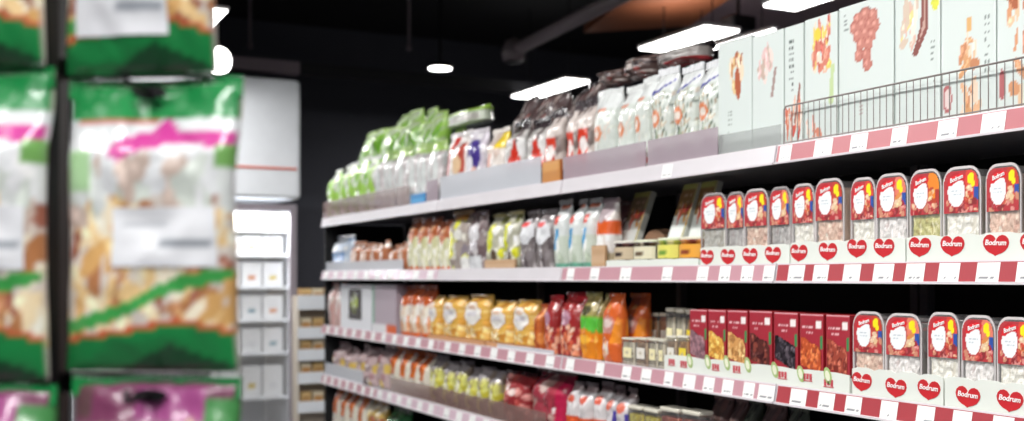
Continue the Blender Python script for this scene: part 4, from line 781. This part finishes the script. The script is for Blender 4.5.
MB().box((xl+.05, YF+.035, zt-.045), (xr-.05, YF+.06, zt-.025)).build('lamp_strip', M_LAMP, fr)
for k in range(2):
    ld = bpy.data.lights.new('fridge_light', 'AREA'); ld.shape = 'RECTANGLE'; ld.size = .6; ld.size_y = .03; ld.energy = 12; lo = bpy.data.objects.new('fridge_light', ld); C.objects.link(lo); lo.parent = fr; lo.location = (xr-.37-k*.7, YF+.05, zt-.06); lo.rotation_euler = (.25, 0, 0)
def fops(s, c): return [('bg', 'f2f4f6'), El(.5, .35, .16, .14, c)]
kinds = []
for i, c in enumerate(('d8c060', 'e6e8ec', '8caab8', 'd88c5c')): kinds.append(carton('chilled_carton', .13, .2, .1, fops(i, c), 'e9ebee', 8, 10)); proto('fc%d' % i, kinds[-1], .13, .2, .1)
lv = ['bottom', 'second lowest', 'third lowest', 'middle', 'third highest', 'second highest', 'top']
nmc = ['yellow spot', 'plain front', 'blue spot', 'orange spot']; cnt = 0
for li, z in enumerate(levels):
    for j in range(9):
        q = (j*3+li) % 4; o = PROTO['fc%d' % q][0]; o = copy_tree(o) if ('fc%d' % q) in USED else o; USED['fc%d' % q] = 1; 
        o.location = (xr-.13-j*.15, YF+.12, z+.021); o.scale = (1.05, 1, [1, 1.05, .82, .82, .82, .62, .55][li])
        tag(o, f'chilled carton with {nmc[q]}, {ORD[j]} from the hinge, {lv[li]} fridge level', 'carton', 'chilled cartons in the fridge')
# low rack of small boxes
YR = 7.05; ra = empty('low_rack', (0, 0, 0)); tag(ra, 'low rack of small boxes between fridge and shelving end', 'rack')
rx0 = XF(297.5, YR)+.004; rx1 = rx0+.62; zs = [ZF(p, 310, YR) for p in (411, 382, 359, 337, 308)]
M_RK = mat('cream_rack', 'cfc4b4', .5)
for x in (rx0, rx1-.008): MB().box((x, YR, 0), (x+.008, YR+.14, ZF(296, 300, YR))).build('side_panel', M_RK, ra)
MB().box((rx0+.009, YR+.125, 0), (rx1-.009, YR+.14, ZF(296, 300, YR))).build('back_panel', M_RK, ra)
bx = carton('small_carton', .07, .07, .08, [('bg', 'd8b880'), Rr(.1, .3, .9, .7, 'b8905c')], 'b08850', 6, 6); bx2 = carton('small_carton', .07, .07, .08, [('bg', 'e0d4b8'), Rr(.1, .3, .9, .7, 'c08c50')], 'c8b898', 6, 6); reg(bx); first = {0: 1, 1: 1}
lvn = ['fifth level down', 'fourth level down', 'third level down', 'second level down', 'top level']
for li, z in enumerate(zs):
    s = MB().box((rx0+.021, YR+.006, z), (rx1-.021, YR+.124, z+.02)).build('rack_shelf', M_RK, ra); MB().box((rx0-.004, YR-.004, z-.01), (rx1-.003, YR-.0005, z+(.085 if li == 4 else .065))).build('white_sign', M_WH, s)
    for j in range(7):
        if li == 4: hs = 1.5
        else: hs = 1.45
        src = (bx, bx2)[(j+li) % 2]; k = (j+li) % 2
        o = src if first[k] else copy_tree(src); first[k] = 0
        o.location = (rx0+.062+j*.083, YR+.03, z+.0205); o.scale = (1, 1, hs)
        tag(o, f'small {"amber" if k == 0 else "cream"} carton, {ORD[j]} from the fridge side, {lvn[li]} of the low rack', 'carton', 'small cartons on the low rack')

# ---------------------------------------------------------------- ceiling fittings
M_TUBE = emit_mat('luminaire_glow', (1, .99, .98), 7); M_HOUS = mat('luminaire_housing', 'c9c6c8', .4)
def luminaire(name, x0, x1, y0, y1, z, label, power=0, group='ceiling luminaires', top=3.6, up=0):
    e = empty(name, ((x0+x1)/2, (y0+y1)/2, z)); tag(e, label, 'light', group); w = x1-x0; l = y1-y0
    MB().box((-w/2, -l/2, .012), (w/2, l/2, .03), .006).build('housing', M_HOUS, e); MB().box((-w/2+.012, -l/2+.012, 0), (w/2-.012, l/2-.012, .0115), .003).build('diffuser', M_TUBE, e)
    for s in (-1, 1): MB().tube([(0, s*l*.35, .03), (0, s*l*.35, top-z)], .004, 6).build('suspension_rod', M_BLK, e)
    if power:
        ld = bpy.data.lights.new('luminaire_light', 'AREA'); ld.shape = 'RECTANGLE'; ld.size = w*.9; ld.size_y = l*.9; ld.energy = power; ld.color = (1, .985, .97)
        lo = bpy.data.objects.new('luminaire_light', ld); C.objects.link(lo); lo.parent = e; lo.location = (0, 0, -.012)
        if up:
            l2 = ld.copy(); l2.energy = up; lu = bpy.data.objects.new('added_ceiling_fill', l2); C.objects.link(lu); lu.parent = e; lu.location = (0, 0, .04); lu.rotation_euler.x = math.pi  # upward light added to brighten the ceiling and its fittings
    return e
zl = CAMZ+1.45
luminaire('ceiling_luminaire', 3.97, 4.2, 7.05, 7.95, zl, 'bright linear ceiling light above the dark back wall', 14, up=.8)
luminaire('ceiling_luminaire', 3.86, 4.13, 5.2, 5.92, zl, 'bright ceiling light panel above the grain pouches', 14, top=3.165, up=2.2)
luminaire('ceiling_luminaire', 3.84, 4.08, 3.4, 4.68, zl, 'bright ceiling light at the upper frame edge above cartons', 14, top=3.3, up=2.2)
luminaire('slim_luminaire', 4.24, 4.28, 5.05, 5.9, zl-.01, 'thin light strip beside the panel above grain pouches', 0, top=3.165)
luminaire('ceiling_luminaire', 1.07, 1.32, 6.07, 7.2, zl, 'ceiling light corner peeking past the hanging bags', 16)
for y in (-1.6, .8, 3.4): luminaire('ceiling_luminaire', .1, .35, y, y+1.5, zl+.25, 'unseen ceiling light over the aisle at %s' % {-1.6: 'the near end', .8: 'the carton bay', 3.4: 'the pasta bay'}[y], 40)  # unseen lamps, moved across the aisle to light the product fronts
for y in (-1.8, 1.0): luminaire('ceiling_luminaire', -1.5, -1.22, y, y+1.5, zl+.25, 'added unseen ceiling light over the hanging bags, %s one' % {-1.8: 'near', 1.0: 'far'}[y], 50)  # second unseen row, added for more frontal light on the shelves
# round downlight
p = ceil_pt(440, 71, 1.45); dl = empty('round_downlight', p); tag(dl, 'round glowing downlight in the black ceiling', 'light')
MB().lathe([(.09, .02), (.09, .05), (.05, .06)]).build('lamp_can', M_BLK, dl); MB().lathe([(.08, .014), (.08, .0195)], seg=28).build('lamp_disc', M_TUBE, dl)
MB().tube([(0, 0, .06), (0, 0, 3.6-p.z)], .012).build('suspension_rod', M_BLK, dl)
ps = at_depth(219, 61, 7.2); sp = empty('glare_disc', ps, -A0+.25); tag(sp, 'added glowing disc for a bright blur beside the hanging bags', 'light')  # added glowing disc, stands in for a blurred bright glare
MB().prism([(.085*math.cos(2*math.pi*k/24), .1*math.sin(2*math.pi*k/24)) for k in range(24)], .0, .16, .004).build('lamp_head', M_BLK, sp)
MB().prism([(.078*math.cos(2*math.pi*k/24), .092*math.sin(2*math.pi*k/24)) for k in range(24)], -.004, -.0005).build('lens', M_TUBE, sp); MB().tube([(0, .08, .1), (0, .08, 3.6-ps.z)], .012).build('bracket', M_BLK, sp)
# pipes, boards, panel
M_PIPE = mat('pale_mauve_pipe', '8c7f84', .5)
a = ceil_pt(517, 49, 1.62); b = ceil_pt(606, 4, 1.62); dr = (b-a)
tag(MB().tube([a, a+dr*2.2], .045, 16).build('air_duct', M_PIPE), 'pale grey pipe slanting across the dark ceiling', 'pipe')
e = empty('pipe_spotlight', a+Vector((-.02, .02, -.02))); tag(e, 'round grey spot head at the end of the slanting pipe', 'light')
MB().lathe([(.03, -.07), (.075, -.06), (.085, .0), (.06, .08), (.02, .1)]).build('lamp_head', M_PIPE, e); MB().lathe([(.06, -.074), (.062, -.071)]).build('lens', M_BLK, e)
q = [ceil_pt(*c, 1.72) for c in ((584, 33), (690, 26), (745, -12), (634, -8))]
def slab(pts, th, name, m): 
    b = MB(); b.v = [tuple(v) for v in pts]+[(v[0], v[1], v[2]+th) for v in pts]; b.f = [(3, 2, 1, 0), (4, 5, 6, 7)]+[(i, (i+1) % 4, 4+(i+1) % 4, 4+i) for i in range(4)]; return b.build(name, m)
tag(slab(q, .05, 'wooden_board', mat('orange_brown_wood', '8a4f30', .6, var=.25, scale=5)), 'orange brown wooden board hung under the ceiling', 'board')
struct(slab([Vector((3.5, 2.6, 3.3)), Vector((7.5, 2.6, 3.3)), Vector((7.5, 6.7, 3.3)), Vector((4.3, 6.7, 3.3))], .1, 'ceiling_panel', mat('mauve_bulkhead', 'a8929a', .7)))
pj = empty('ceiling_projector', ceil_pt(738, 22, 1.56)); tag(pj, 'dark bracket lamp hanging beside the light panel', 'light')
MB().box((-.09, -.07, -.05), (.09, .07, .03), .012).build('lamp_body', M_BLK, pj); MB().tube([(0, 0, .03), (0, 0, .19)], .012).build('bracket', M_BLK, pj)
for px, py in ((250, 22), (409, 24)):
    c = ceil_pt(px, py, 1.9); hr = empty('ceiling_hanger', c); tag(hr, 'thin grey rod hanging from the black ceiling, %s' % ('above the fridge' if px < 300 else 'above the round downlight'), 'rod', 'thin ceiling rods')
    MB().tube([(0, 0, -.16), (0, 0, 3.6-c.z)], .012).build('rod', M_PIPE, hr); MB().lathe([(.012, -.2), (.02, -.19), (.02, -.16)]).build('rod_end', M_PIPE, hr)
zt2 = ZF(66, 270, 7.9)
struct(MB().box((-2.9, 7.9, zt2-.04), (XF(300, 7.9), 8.0, zt2+.05)).build('trim_1', mat('pale_mauve_trim', 'a0909a', .5)))
struct(MB().box((XF(300, 7.9)+.001, 7.9, zt2-.04), (8.9, 8.0, zt2+.05)).build('trim_2', mat('near_black_trim', '202024', .7)))

# ---------------------------------------------------------------- light, camera
w = bpy.data.worlds.new('World'); bpy.context.scene.world = w; w.use_nodes = True
w.node_tree.nodes['Background'].inputs[0].default_value = (.9, .92, 1, 1); w.node_tree.nodes['Background'].inputs[1].default_value = .3
cam = bpy.data.cameras.new('Camera'); co = bpy.data.objects.new('Camera', cam); C.objects.link(co); bpy.context.scene.camera = co
co.location = (0, 0, CAMZ); co.rotation_euler = (math.pi/2, 0, -A0); cam.sensor_width = 36; cam.lens = F*36/1024; cam.shift_y = (HZ-210.5)/1024
cam.clip_start = .05; cam.dof.use_dof = True; cam.dof.focus_distance = 2.25; cam.dof.aperture_fstop = 2.7
s = bpy.context.scene; s.view_settings.view_transform = 'Standard'; s.view_settings.look = 'None'; s.view_settings.gamma = 1; s.view_settings.exposure = .4
s.cycles.transparent_max_bounces = 16; s.cycles.max_bounces = 6
